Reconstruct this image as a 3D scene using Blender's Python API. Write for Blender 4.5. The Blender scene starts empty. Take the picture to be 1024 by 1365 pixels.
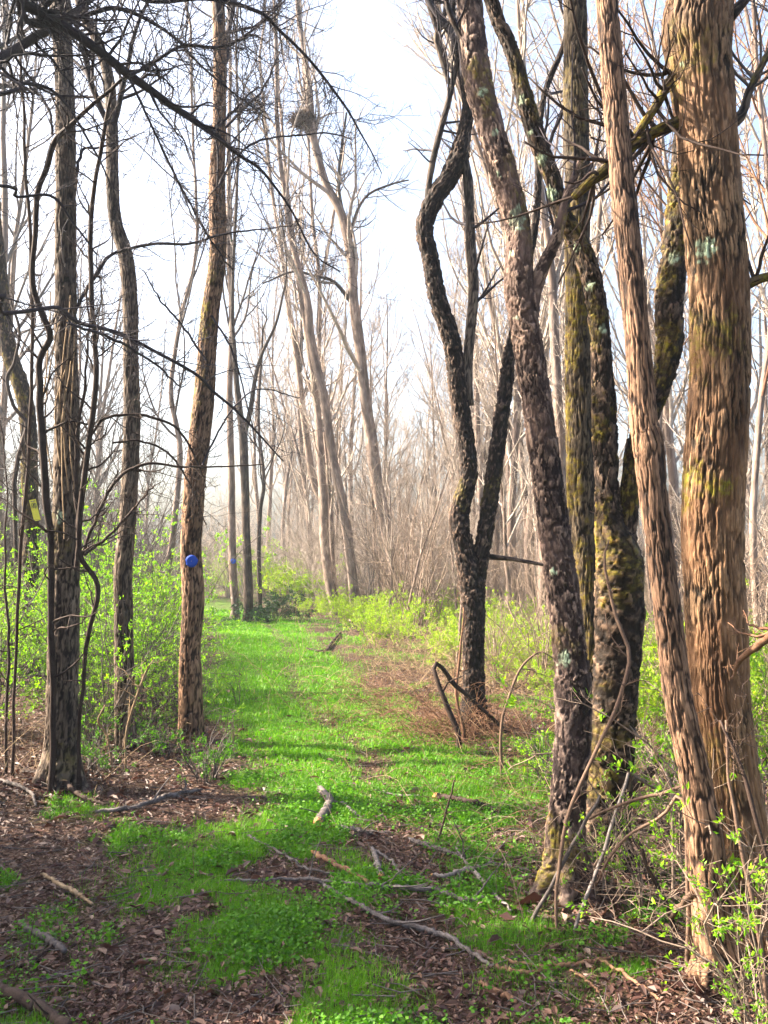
import bpy, math
import numpy as np
from mathutils import Vector

rng = np.random.default_rng(7)
R = math.radians
sc = bpy.context.scene
C = sc.collection

# ------------------------------------------------------------------ camera, sky, sun, exposure
FPX, EYE, HOR = 1150.0, 1.6, 745.0
PITCH = math.atan((HOR - 682.5) / FPX)
cd = bpy.data.cameras.new('camera'); cam = bpy.data.objects.new('camera', cd); C.objects.link(cam)
cam.location = (0, 0, EYE); cam.rotation_euler = (math.pi/2 + PITCH, 0, 0)
cd.sensor_fit = 'HORIZONTAL'; cd.sensor_width = 36; cd.lens = 36*FPX/1024
cd.clip_start = 0.05; cd.clip_end = 2000
sc.camera = cam

SUN_EL, SUN_AZ = 38.0, -80.0            # azimuth measured from the view direction (+Y), negative = left
w = bpy.data.worlds.new('World'); sc.world = w; w.use_nodes = True
nt = w.node_tree; nt.nodes.clear()
sky = nt.nodes.new('ShaderNodeTexSky'); sky.sky_type = 'NISHITA'; sky.sun_disc = False
sky.sun_elevation = R(SUN_EL); sky.sun_rotation = R(SUN_AZ)
sky.air_density = 1.0; sky.dust_density = 7.0; sky.ozone_density = 1.0
bg = nt.nodes.new('ShaderNodeBackground'); bg.inputs[1].default_value = 0.096
wo = nt.nodes.new('ShaderNodeOutputWorld')
nt.links.new(sky.outputs[0], bg.inputs[0]); nt.links.new(bg.outputs[0], wo.inputs[0])
sl = bpy.data.lights.new('sun', 'SUN'); sl.energy = 5.0; sl.angle = R(0.53); sl.color = (1.0, 0.86, 0.68)
so = bpy.data.objects.new('sun', sl); C.objects.link(so)
sdir = Vector((math.sin(R(SUN_AZ))*math.cos(R(SUN_EL)), math.cos(R(SUN_AZ))*math.cos(R(SUN_EL)), math.sin(R(SUN_EL))))
so.rotation_euler = sdir.to_track_quat('Z', 'Y').to_euler(); so.location = (-20, 10, 20)
sc.view_settings.view_transform = 'Standard'; sc.view_settings.look = 'None'
sc.view_settings.gamma = 1.0; sc.view_settings.use_curve_mapping = False
sc.view_settings.exposure = 2.56
sc.render.engine = 'CYCLES'
cy = sc.cycles
cy.use_denoising = True; cy.max_bounces = 6; cy.diffuse_bounces = 3; cy.glossy_bounces = 2
cy.transmission_bounces = 4; cy.transparent_max_bounces = 6; cy.volume_bounces = 1
cy.sample_clamp_indirect = 6.0

HAZE = 0.0010

# ------------------------------------------------------------------ numeric helpers
def nrm(v):
    return v/np.maximum(np.linalg.norm(v, axis=-1, keepdims=True), 1e-9)

def _hash(ix, iy, iz, seed):
    h = (ix*374761393 + iy*668265263 + iz*2147483647 + seed*974634777) & 0xffffffff
    h = ((h ^ (h >> 13))*1274126177) & 0xffffffff
    h = h ^ (h >> 16)
    return (h & 0xffffff)/float(0xffffff)

def vnoise(p, seed=0):                       # value noise in -1..1, p (...,3)
    i = np.floor(p).astype(np.int64); f = p - i; u = f*f*(3-2*f)
    out = 0
    for dx in (0, 1):
        for dy in (0, 1):
            for dz in (0, 1):
                wgt = (u[..., 0] if dx else 1-u[..., 0])*(u[..., 1] if dy else 1-u[..., 1])*(u[..., 2] if dz else 1-u[..., 2])
                out = out + wgt*_hash(i[..., 0]+dx, i[..., 1]+dy, i[..., 2]+dz, seed)
    return out*2 - 1

def fbm(p, o=3, seed=0):
    a, s, t = 1.0, 0, 0
    for k in range(o):
        s = s + a*vnoise(p*(2**k) + 17.3*k, seed+k); t += a; a *= 0.5
    return s/t

def worley(p, seed=0, vec=False):                       # F1, F2, id of nearest cell
    i = np.floor(p).astype(np.int64)
    f1 = np.full(p.shape[:-1], 9.0); f2 = f1.copy(); cid = np.zeros(p.shape[:-1]); off_ = np.zeros(p.shape)
    for dx in (-1, 0, 1):
        for dy in (-1, 0, 1):
            for dz in (-1, 0, 1):
                a, b, c = i[..., 0]+dx, i[..., 1]+dy, i[..., 2]+dz
                q = np.stack([a + _hash(a, b, c, seed), b + _hash(a, b, c, seed+1), c + _hash(a, b, c, seed+2)], -1)
                d = np.linalg.norm(q - p, axis=-1)
                m = d < f1
                f2 = np.where(m, f1, np.minimum(f2, d)); f1 = np.where(m, d, f1)
                cid = np.where(m, _hash(a, b, c, seed+5), cid)
                if vec: off_ = np.where(m[..., None], p-q, off_)
    return (f1, f2, cid, off_) if vec else (f1, f2, cid)

def sstep(a, b, x):
    t = np.clip((x-a)/(b-a), 0, 1); return t*t*(3-2*t)

_fw = np.array([0, math.cos(PITCH), math.sin(PITCH)]); _up = np.array([0, -math.sin(PITCH), math.cos(PITCH)])
def ray(px, py):
    return _fw + np.array([1.0, 0, 0])*(px-512)/FPX + _up*(682.5-py)/FPX
def at(px, py, Y):
    d = ray(px, py); return np.array([0, 0, EYE]) + d*(Y/d[1])

def trail_x(y):
    return np.interp(y, [0, 3, 4.2, 5.2, 6.0, 7.2, 9, 14.7, 21.6, 32, 60], [-0.4, -0.35, -0.25, -0.12, -0.10, -0.35, -0.8, -1.9, -3.1, -6.5, -18])
MOUNDS = []
def rut_x(y):
    return np.interp(y, [3, 3.4, 5.2, 7.2, 10, 15, 22, 32], [0.25, 0.25, 0.14, -0.18, -0.95, -1.65, -2.95, -6.4])
def ground_h(x, y):
    x = np.asarray(x, float); y = np.asarray(y, float)
    p = np.stack([x*0.35, y*0.35, x*0+3.1], -1)
    left = np.clip(trail_x(y) - 1.9 - x, 0, 9)
    z = 0.05*fbm(p, 2, 11) + 0.085*left - 0.004*left*left*0.5
    right = np.clip(x - trail_x(y) - 1.4, 0, 6)
    z = z - 0.012*right
    z = z - 0.03*np.exp(-((x-rut_x(y))/0.18)**2)
    for (mx, my, mr, mh) in MOUNDS: z = z + mh*np.exp(-((x-mx)**2 + (y-my)**2)/mr**2)
    return z
def gpt(px, py, lift=0.0):                   # pixel -> point on the ground
    d = ray(px, py); t = 3.0
    for _ in range(40):
        z = float(ground_h(d[0]*t, d[1]*t)) + lift
        t = 0.5*t + 0.5*np.clip((z - EYE)/min(d[2], -1e-3), 0.5, 90)
    return np.array([d[0]*t, d[1]*t, EYE + d[2]*t])

BASE = {k: gpt(*k) for k in [(960, 1332), (996, 1290), (793, 1112), (752, 1206), (808, 1172), (632, 976), (83, 1052), (169, 1003), (254, 992)]}
MOUNDS += [(p[0], p[1], 0.30, 0.055) for p in BASE.values()]

def catmull(P, n):
    """n samples through control rows P (any width), by chord length."""
    P = np.asarray(P, float)
    if len(P) == 2:
        t = np.linspace(0, 1, n)[:, None]; return P[0]*(1-t) + P[1]*t
    k = P[:, :3]
    s = np.r_[0, np.cumsum(np.linalg.norm(np.diff(k, axis=0), axis=1))]
    E = np.vstack([2*P[0]-P[1], P, 2*P[-1]-P[-2]])
    ss = np.linspace(0, s[-1], n); i = np.clip(np.searchsorted(s, ss, 'right')-1, 0, len(P)-2)
    t = ((ss - s[i])/(s[i+1]-s[i]))[:, None]
    a, b, c, d = E[i], E[i+1], E[i+2], E[i+3]
    return 0.5*(2*b + (c-a)*t + (2*a-5*b+4*c-d)*t*t + (3*b-a-3*c+d)*t**3)

# ------------------------------------------------------------------ mesh helpers
def make_mesh(name, V, quads=None, tris=None, attrs=None, smooth=True):
    me = bpy.data.meshes.new(name)
    V = np.asarray(V, np.float32); me.vertices.add(len(V)); me.vertices.foreach_set('co', V.ravel())
    L = []; tot = []
    if quads is not None and len(quads): L.append(np.asarray(quads, np.int32).ravel()); tot.append(np.full(len(quads), 4, np.int32))
    if tris is not None and len(tris): L.append(np.asarray(tris, np.int32).ravel()); tot.append(np.full(len(tris), 3, np.int32))
    L = np.concatenate(L); tot = np.concatenate(tot)
    me.loops.add(len(L)); me.loops.foreach_set('vertex_index', L)
    me.polygons.add(len(tot)); me.polygons.foreach_set('loop_start', np.r_[0, np.cumsum(tot)[:-1]].astype(np.int32))
    me.update(calc_edges=True)
    me.polygons.foreach_set('use_smooth', np.full(len(tot), smooth))
    for k, a in (attrs or {}).items():
        a = np.asarray(a, np.float32)
        if a.ndim == 1:
            at_ = me.attributes.new(k, 'FLOAT', 'POINT'); at_.data.foreach_set('value', a)
        else:
            at_ = me.attributes.new(k, 'FLOAT_VECTOR', 'POINT'); at_.data.foreach_set('vector', a.ravel())
    return me

def link(name, me, mat, parent=None, kind=None):
    o = bpy.data.objects.new(name, me)
    if mat and not me.materials: me.materials.append(mat)
    C.objects.link(o)
    if parent is not None:
        o.parent = parent; o.matrix_parent_inverse.identity()
    if kind: o['kind'] = kind
    return o
def tag(o, label, cat=None, group=None, kind=None):
    o['label'] = label
    if cat: o['category'] = cat
    if group: o['group'] = group
    if kind: o['kind'] = kind
    return o
def empty(name, loc=(0, 0, 0)):
    o = bpy.data.objects.new(name, None); o.location = tuple(float(v) for v in loc); o.empty_display_size = 0.2
    C.objects.link(o); return o
def off(root): return np.array(root.location)

class Tubes:
    """many tapered tubes gathered into one mesh; arrays (M,K,3) and (M,K)"""
    def __init__(s): s.a = []
    def add(s, P, Rr, sides=3):
        P = np.asarray(P, float); Rr = np.asarray(Rr, float)
        if P.ndim == 2: P = P[None]; Rr = Rr[None]
        s.a.append((P, Rr, sides)); return s
    def arrays(s, origin=(0, 0, 0)):
        V, Q, A, B, n0 = [], [], [], [], 0
        for P, Rr, S in s.a:
            M, K, _ = P.shape
            T = nrm(np.gradient(P, axis=1))
            ref = nrm(P[:, -1]-P[:, 0]); alt = np.where(np.abs(ref[:, 2:3]) > 0.8, np.array([[1., 0.13, 0]]), np.array([[0.11, 0, 1.]]))
            n = nrm(np.cross(T, alt[:, None, :])); b = np.cross(T, n)
            th = np.arange(S)*2*math.pi/S
            ring = P[:, :, None, :] + Rr[:, :, None, None]*(n[:, :, None, :]*np.cos(th)[None, None, :, None] + b[:, :, None, :]*np.sin(th)[None, None, :, None])
            V.append(ring.reshape(-1, 3))
            idx = n0 + np.arange(M*K*S).reshape(M, K, S)
            q = np.stack([idx[:, :-1], np.roll(idx, -1, 2)[:, :-1], np.roll(idx, -1, 2)[:, 1:], idx[:, 1:]], -1)
            Q.append(q.reshape(-1, 4)); n0 += M*K*S
            A.append(np.repeat(rng.random(M), K*S))
            if S >= 5:                      # close the ends of the thicker ones
                for e in (0, K-1):
                    r = idx[:, e]
                    B.append(np.stack([r[:, [0]*(S-2)], r[:, 1:S-1], r[:, 2:S]], -1).reshape(-1, 3))
        return np.concatenate(V) - np.asarray(origin), np.concatenate(Q), np.concatenate(A), (np.concatenate(B) if B else None)
    def build(s, name, mat, parent=None, kind=None, origin=None):
        if not s.a: return None
        if origin is None: origin = off(parent) if parent is not None else (0, 0, 0)
        V, Q, A, B = s.arrays(origin)
        return link(name, make_mesh(name, V, Q, B, {'rnd': A}), mat, parent, kind)

def spawn(P, Rr, n, t=(0.15, 1.0), ln=(0.3, 0.5), ang=(30, 60), wander=0.25, up=0.15, K=6, rr=0.5, rmin=0.0015, absolute=False, tipr=0.35, shrink=0.5):
    """n side shoots on every polyline of P (M,Kp,3)"""
    M, Kp, _ = P.shape
    tt = rng.uniform(t[0], t[1], (M, n)); f = tt*(Kp-1); i = np.clip(f.astype(int), 0, Kp-2); fr = (f-i)[..., None]
    m = np.arange(M)[:, None]
    p = P[m, i]*(1-fr) + P[m, i+1]*fr; r = Rr[m, i]*(1-fr[..., 0]) + Rr[m, i+1]*fr[..., 0]
    tg = nrm(P[m, i+1]-P[m, i])
    L = np.linalg.norm(np.diff(P, axis=1), axis=2).sum(1)[:, None]
    ll = rng.uniform(ln[0], ln[1], (M, n))*(1 if absolute else L*(1-shrink*tt))
    rd = rng.normal(size=(M, n, 3)); pe = nrm(rd - (rd*tg).sum(-1, keepdims=True)*tg)
    a = np.radians(rng.uniform(ang[0], ang[1], (M, n)))[..., None]
    d = nrm(tg*np.cos(a) + pe*np.sin(a)).reshape(-1, 3); p = p.reshape(-1, 3); r = r.ravel(); ll = ll.ravel()
    N = len(p); out = np.zeros((N, K, 3)); out[:, 0] = p; cur = d
    st = (ll/(K-1))[:, None]
    for k in range(1, K):
        cur = nrm(cur + wander*rng.normal(size=(N, 3)) + np.array([0, 0, up]))
        out[:, k] = out[:, k-1] + cur*st
    r0 = np.maximum(np.minimum(r*rr, ll*0.03), rmin)
    ro = r0[:, None]*np.linspace(1, tipr, K)[None]
    return out, np.maximum(ro, rmin*0.6)

def resamp(P, K):
    return catmull(P, K)

# ------------------------------------------------------------------ materials
def mat(name):
    m = bpy.data.materials.new(name); m.use_nodes = True
    n = m.node_tree; n.nodes.clear()
    return m, n, n.nodes.new('ShaderNodeOutputMaterial')
def node(n, t, **kw):
    x = n.nodes.new(t)
    for k, v in kw.items():
        if hasattr(x, k): setattr(x, k, v)
        else: x.inputs[k].default_value = v
    return x
def ramp(n, fac, stops):
    r = n.nodes.new('ShaderNodeValToRGB'); e = r.color_ramp.elements
    while len(e) < len(stops): e.new(0.5)
    for k, (p, c) in enumerate(stops): e[k].position = p; e[k].color = (*c, 1)
    n.links.new(fac, r.inputs[0]); return r.outputs[0]
def mix(n, fac, a, b, mode='MIX'):
    m = n.nodes.new('ShaderNodeMix'); m.data_type = 'RGBA'; m.blend_type = mode
    for s, v in ((m.inputs[0], fac), (m.inputs[6], a), (m.inputs[7], b)):
        if isinstance(v, (int, float)): s.default_value = v
        elif isinstance(v, tuple): s.default_value = (*v, 1)
        else: n.links.new(v, s)
    return m.outputs[2]
def mth(n, op, a, b=0.0, clamp=False):
    m = n.nodes.new('ShaderNodeMath'); m.operation = op; m.use_clamp = clamp
    for s, v in ((m.inputs[0], a), (m.inputs[1], b)):
        if isinstance(v, (int, float)): s.default_value = v
        else: n.links.new(v, s)
    return m.outputs[0]
def attr(n, k, vec=False):
    a = n.nodes.new('ShaderNodeAttribute'); a.attribute_name = k
    return a.outputs['Vector' if vec else 'Fac']
def noise(n, vec, scale, det=3, rough=0.55, sxyz=None):
    if sxyz:
        mp = n.nodes.new('ShaderNodeMapping'); mp.inputs['Scale'].default_value = sxyz
        n.links.new(vec, mp.inputs[0]); vec = mp.outputs[0]
    t = node(n, 'ShaderNodeTexNoise'); t.inputs['Scale'].default_value = scale
    t.inputs['Detail'].default_value = det; t.inputs['Roughness'].default_value = rough
    n.links.new(vec, t.inputs['Vector']); return t.outputs[0]
def pbsdf(n, out, col, rough=0.85, spec=0.25, normal=None):
    b = n.nodes.new('ShaderNodeBsdfPrincipled')
    if isinstance(col, tuple): b.inputs['Base Color'].default_value = (*col, 1)
    else: n.links.new(col, b.inputs['Base Color'])
    if isinstance(rough, (int, float)): b.inputs['Roughness'].default_value = rough
    else: n.links.new(rough, b.inputs['Roughness'])
    b.inputs['Specular IOR Level'].default_value = spec
    if normal is not None: n.links.new(normal, b.inputs['Normal'])
    if out is not None: n.links.new(b.outputs[0], out.inputs[0])
    return b.outputs[0]

def bark_mat(name, dark, mid, light, moss=(0.15, 0.12, 0.012), stretch=(45, 45, 7), pink=None, streak=0.5):
    m, n, out = mat(name)
    v = attr(n, 'bk', True); rel = attr(n, 'relief')
    f = noise(n, v, 1.0, 5, 0.65, stretch)
    g = noise(n, v, 3.2, 3, 0.6)
    rg = mth(n, 'ABSOLUTE', mth(n, 'SUBTRACT', noise(n, v, 1.0, 3, 0.6, tuple(1.2*q for q in stretch)), 0.5))
    fis = ramp(n, rg, [(0.01, (0, 0, 0)), (0.10, (1, 1, 1))])
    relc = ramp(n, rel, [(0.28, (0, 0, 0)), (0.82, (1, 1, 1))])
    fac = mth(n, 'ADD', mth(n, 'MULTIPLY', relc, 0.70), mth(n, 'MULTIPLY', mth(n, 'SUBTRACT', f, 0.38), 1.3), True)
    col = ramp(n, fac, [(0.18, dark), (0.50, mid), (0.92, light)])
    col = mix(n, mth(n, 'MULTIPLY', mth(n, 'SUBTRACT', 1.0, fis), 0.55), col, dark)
    if pink: col = mix(n, ramp(n, g, [(0.42, (0, 0, 0)), (0.62, (1, 1, 1))]), col, mix(n, 0.6, col, pink))
    tone = ramp(n, noise(n, v, 1.3, 3, 0.5, (2, 2, 1)), [(0.3, (0.72, 0.72, 0.74)), (0.7, (1.25, 1.2, 1.12))])
    col = mix(n, 1.0, col, tone, 'MULTIPLY')
    if streak:
        stv = ramp(n, noise(n, v, 1.0, 4, 0.6, (9, 9, 1.1)), [(0.47, (0, 0, 0)), (0.58, (1, 1, 1))])
        col = mix(n, mth(n, 'MULTIPLY', stv, streak), col, mix(n, 1.0, col, (0.30, 0.25, 0.22), 'MULTIPLY'))
    fine = noise(n, v, 60, 4, 0.7)
    mott = ramp(n, noise(n, v, 26, 4, 0.7), [(0.40, (0.12, 0.12, 0.12)), (0.56, (1, 1, 1))])
    mo = mth(n, 'MULTIPLY', attr(n, 'moss'), mth(n, 'MULTIPLY', mott, mth(n, 'ADD', 0.35, relc)), True)
    mcol = mix(n, ramp(n, noise(n, v, 38, 3, 0.7), [(0.38, (0, 0, 0)), (0.62, (1, 1, 1))]), (moss[0]*0.75, moss[1]*0.55, moss[2]*0.6), (moss[0]*1.3, moss[1]*1.45, moss[2]*1.2))
    col = mix(n, mo, col, mcol)
    lcol = mix(n, fine, (0.24, 0.33, 0.20), (0.50, 0.62, 0.44))
    col = mix(n, mth(n, 'MULTIPLY', attr(n, 'lichen'), mth(n, 'MULTIPLY', ramp(n, fine, [(0.34, (0.1, 0.1, 0.1)), (0.50, (1, 1, 1))]), mth(n, 'ADD', 0.3, relc)), True), col, lcol)
    hh = mth(n, 'ADD', mth(n, 'ADD', f, mth(n, 'MULTIPLY', fine, 0.5)), mth(n, 'MULTIPLY', fis, 0.3))
    bp = node(n, 'ShaderNodeBump'); bp.inputs['Strength'].default_value = 0.9; bp.inputs['Distance'].default_value = 0.006
    n.links.new(hh, bp.inputs['Height'])
    pbsdf(n, out, col, 0.8, 0.25, bp.outputs[0])
    return m

def twig_mat(name, a, b):
    m, n, out = mat(name)
    tc = n.nodes.new('ShaderNodeTexCoord').outputs['Object']
    nz = noise(n, tc, 14, 4); fine = noise(n, tc, 110, 4, 0.7)
    k = mth(n, 'ADD', mth(n, 'MULTIPLY', attr(n, 'rnd'), 0.45), mth(n, 'MULTIPLY', mth(n, 'SUBTRACT', nz, 0.38), 1.5), True)
    k = mth(n, 'ADD', k, mth(n, 'MULTIPLY', mth(n, 'SUBTRACT', fine, 0.5), 1.4), True)
    bp = node(n, 'ShaderNodeBump'); bp.inputs['Strength'].default_value = 0.6; bp.inputs['Distance'].default_value = 0.003
    n.links.new(fine, bp.inputs['Height'])
    pbsdf(n, out, mix(n, k, a, b), 0.8, 0.2, bp.outputs[0]); return m

def leaf_mat(name, stops, trans=0.45, rough=0.45, tcol=None):
    m, n, out = mat(name)
    oi = n.nodes.new('ShaderNodeObjectInfo').outputs['Random']
    k = mth(n, 'ADD', mth(n, 'MULTIPLY', attr(n, 'rnd'), 0.8), mth(n, 'MULTIPLY', oi, 0.2), True)
    col = ramp(n, k, stops)
    s = pbsdf(n, None, col, rough, 0.35)
    tr = n.nodes.new('ShaderNodeBsdfTranslucent')
    n.links.new(mix(n, 1.0, col, tcol or (1.3, 1.35, 0.5), 'MULTIPLY'), tr.inputs[0])
    mx = n.nodes.new('ShaderNodeMixShader'); mx.inputs[0].default_value = trans
    n.links.new(s, mx.inputs[1]); n.links.new(tr.outputs[0], mx.inputs[2]); n.links.new(mx.outputs[0], out.inputs[0])
    return m

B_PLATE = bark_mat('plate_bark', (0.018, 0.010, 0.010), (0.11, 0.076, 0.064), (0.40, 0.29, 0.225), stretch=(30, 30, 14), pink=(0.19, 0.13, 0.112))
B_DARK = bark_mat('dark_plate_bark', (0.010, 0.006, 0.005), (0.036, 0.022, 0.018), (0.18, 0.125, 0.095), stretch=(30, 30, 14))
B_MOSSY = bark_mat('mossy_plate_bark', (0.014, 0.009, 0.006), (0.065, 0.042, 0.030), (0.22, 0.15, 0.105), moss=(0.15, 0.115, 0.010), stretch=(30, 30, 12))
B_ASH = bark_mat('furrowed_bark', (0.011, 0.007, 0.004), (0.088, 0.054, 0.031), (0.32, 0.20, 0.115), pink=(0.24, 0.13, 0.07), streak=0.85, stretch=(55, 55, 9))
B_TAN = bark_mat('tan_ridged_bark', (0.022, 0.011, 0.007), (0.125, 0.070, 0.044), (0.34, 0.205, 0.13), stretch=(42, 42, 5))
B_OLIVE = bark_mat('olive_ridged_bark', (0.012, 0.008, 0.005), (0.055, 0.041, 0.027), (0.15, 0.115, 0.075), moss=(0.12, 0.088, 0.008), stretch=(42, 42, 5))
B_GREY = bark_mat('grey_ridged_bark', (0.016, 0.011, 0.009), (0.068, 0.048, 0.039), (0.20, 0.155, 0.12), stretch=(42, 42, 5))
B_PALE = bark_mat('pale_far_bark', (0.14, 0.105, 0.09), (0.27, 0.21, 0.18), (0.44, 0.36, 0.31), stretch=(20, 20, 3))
T_DARK = twig_mat('dark_twig', (0.018, 0.015, 0.022), (0.055, 0.045, 0.052))
T_VINE = twig_mat('vine_bark', (0.02, 0.012, 0.010), (0.065, 0.042, 0.033))
T_PALE = twig_mat('pale_sunlit_twig', (0.22, 0.175, 0.145), (0.50, 0.435, 0.38))  # sunlit brightness of the far twigs is put into this paler colour
T_GREY = twig_mat('grey_twig', (0.05, 0.042, 0.040), (0.16, 0.135, 0.125))
T_TAN = twig_mat('tan_twig', (0.13, 0.092, 0.07), (0.31, 0.24, 0.19))
T_RUST = twig_mat('rusty_dry_stem', (0.085, 0.038, 0.022), (0.24, 0.14, 0.085))
T_STRAW = twig_mat('straw_stem', (0.17, 0.11, 0.06), (0.36, 0.27, 0.17))
T_BROWN = twig_mat('brown_stem', (0.07, 0.042, 0.03), (0.19, 0.125, 0.09))
T_DEAD = twig_mat('dead_stick', (0.035, 0.028, 0.026), (0.24, 0.21, 0.20))
T_WOOD = twig_mat('raw_broken_wood', (0.35, 0.17, 0.06), (0.55, 0.32, 0.14))
G_GRASS = leaf_mat('grass_blade', [(0.0, (0.035, 0.10, 0.008)), (0.5, (0.095, 0.27, 0.006)), (0.9, (0.19, 0.40, 0.008)), (1.0, (0.30, 0.26, 0.10))], 0.45, 0.5)
G_HERB = leaf_mat('herb_leaf', [(0.0, (0.025, 0.075, 0.012)), (0.5, (0.055, 0.18, 0.008)), (1.0, (0.12, 0.30, 0.010))], 0.4, 0.62)
G_SHRUB = leaf_mat('spring_leaf', [(0.0, (0.07, 0.19, 0.010)), (0.5, (0.16, 0.35, 0.014)), (1.0, (0.29, 0.46, 0.02))], 0.5, 0.45)
G_LIME = leaf_mat('lime_leaf', [(0.0, (0.12, 0.23, 0.015)), (0.5, (0.22, 0.36, 0.02)), (1.0, (0.36, 0.43, 0.04))], 0.5, 0.5)
G_EVER = leaf_mat('evergreen_leaf', [(0.0, (0.012, 0.04, 0.014)), (1.0, (0.04, 0.10, 0.03))], 0.2, 0.5)
G_LITTER = leaf_mat('dead_leaf', [(0.0, (0.022, 0.012, 0.010)), (0.35, (0.065, 0.030, 0.024)), (0.6, (0.125, 0.065, 0.045)), (0.85, (0.20, 0.145, 0.118)), (1.0, (0.46, 0.39, 0.35))], 0.12, 0.5, (1.2, 0.9, 0.7))
G_MAT = None

def ground_mat():
    m, n, out = mat('forest_floor')
    tc = n.nodes.new('ShaderNodeTexCoord').outputs['Object']
    gr = attr(n, 'green')
    vo = node(n, 'ShaderNodeTexVoronoi'); vo.inputs['Scale'].default_value = 48
    n.links.new(tc, vo.inputs['Vector'])
    sep = n.nodes.new('ShaderNodeSeparateColor'); n.links.new(vo.outputs['Color'], sep.inputs[0])
    lit = ramp(n, sep.outputs[0], [(0.0, (0.018, 0.010, 0.008)), (0.4, (0.048, 0.026, 0.020)), (0.75, (0.09, 0.052, 0.038)), (1.0, (0.17, 0.12, 0.09))])
    dirt = ramp(n, noise(n, tc, 14, 6, 0.7), [(0.3, (0.022, 0.013, 0.009)), (0.7, (0.070, 0.042, 0.028))])
    base = mix(n, ramp(n, noise(n, tc, 2.1, 4), [(0.4, (0, 0, 0)), (0.6, (1, 1, 1))]), lit, dirt)
    grn = ramp(n, noise(n, tc, 40, 5, 0.75), [(0.3, (0.025, 0.055, 0.008)), (0.55, (0.07, 0.16, 0.010)), (0.8, (0.13, 0.23, 0.014))])
    k = mth(n, 'MULTIPLY', gr, mth(n, 'ADD', 0.3, noise(n, tc, 9, 5, 0.7)), True)
    bp = node(n, 'ShaderNodeBump'); bp.inputs['Strength'].default_value = 0.9; bp.inputs['Distance'].default_value = 0.02
    n.links.new(mth(n, 'ADD', noise(n, tc, 30, 5, 0.7), mth(n, 'MULTIPLY', sep.outputs[1], 0.5)), bp.inputs['Height'])
    pbsdf(n, out, mix(n, k, base, grn), 0.9, 0.15, bp.outputs[0]); return m
G_MAT = ground_mat()

# ------------------------------------------------------------------ ground
def green_mask(x, y):
    d = x - trail_x(y)
    wob = 0.35*fbm(np.stack([x*0.8, y*0.5, x*0], -1), 3, 31)
    near = sstep(8.0, 4.5, y); vn = sstep(5.0, 3.2, y)
    dd = d + 0.05*near + wob*1.1
    lw = np.interp(y, [3, 4.2, 5.2, 6.6, 8], [0.9, 0.95, 0.75, 0.8, 1.0]); inner = np.where(dd < 0, sstep(lw+0.25, lw-0.35, -dd), sstep(np.interp(y, [6, 9], [1.45, 1.2]), np.interp(y, [6, 9], [0.75, 0.6]), dd))
    pat = fbm(np.stack([x*2.0, y*1.6, x*0+5], -1), 4, 41)
    pat = pat + 0.35*fbm(np.stack([x*7, y*6, x*0+9], -1), 2, 43)*near
    thr = -0.7 + 0.48*near - 0.10*vn
    patch = sstep(thr-0.14, thr+0.36, pat)
    rc_ = rut_x(y) - trail_x(y) + 0.10*fbm(np.stack([x*0, y*1.1, x*0+3], -1), 2, 47)
    rut = np.exp(-((d-rc_)/(0.13+0.12*near))**2)*(0.75 + 0.25*near)*sstep(-0.5, 0.1, pat*-1+0.15)
    g = inner*patch*(1-np.clip(rut, 0, 1))
    side = sstep(0.02, 0.25, pat - 0.22*sstep(-0.7, -1.3, d) - 0.10*sstep(1.2, 2.2, np.abs(d)))*0.8*sstep(16, 7, y)
    far = sstep(10, 15, y)*0.5*sstep(-0.2, 0.3, pat)
    return np.clip(np.maximum(np.maximum(g, side), far), 0, 1)

yy = np.concatenate([np.linspace(-6, 1.5, 40), 1.5*np.exp(np.linspace(0, math.log(400/1.5), 310))[1:]])
xx = np.sinh(np.linspace(-6.2, 6.2, 250)); xx = xx/np.abs(xx).max()*260
X, Y = np.meshgrid(xx, yy)
Z = ground_h(X, Y) + 0.012*fbm(np.stack([X*5, Y*5, X*0], -1), 3, 3)*sstep(30, 10, Y)
Z += 2.2*sstep(70, 300, np.hypot(X, Y))
idx = np.arange(X.size).reshape(X.shape)
q = np.stack([idx[:-1, :-1], idx[:-1, 1:], idx[1:, 1:], idx[1:, :-1]], -1).reshape(-1, 4)
me = make_mesh('ground', np.stack([X, Y, Z], -1).reshape(-1, 3), q, attrs={'green': green_mask(X, Y).ravel()})
tag(link('ground', me, G_MAT, None, 'structure'), 'woodland floor of dark leaf litter crossed by a grassy trail')

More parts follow.
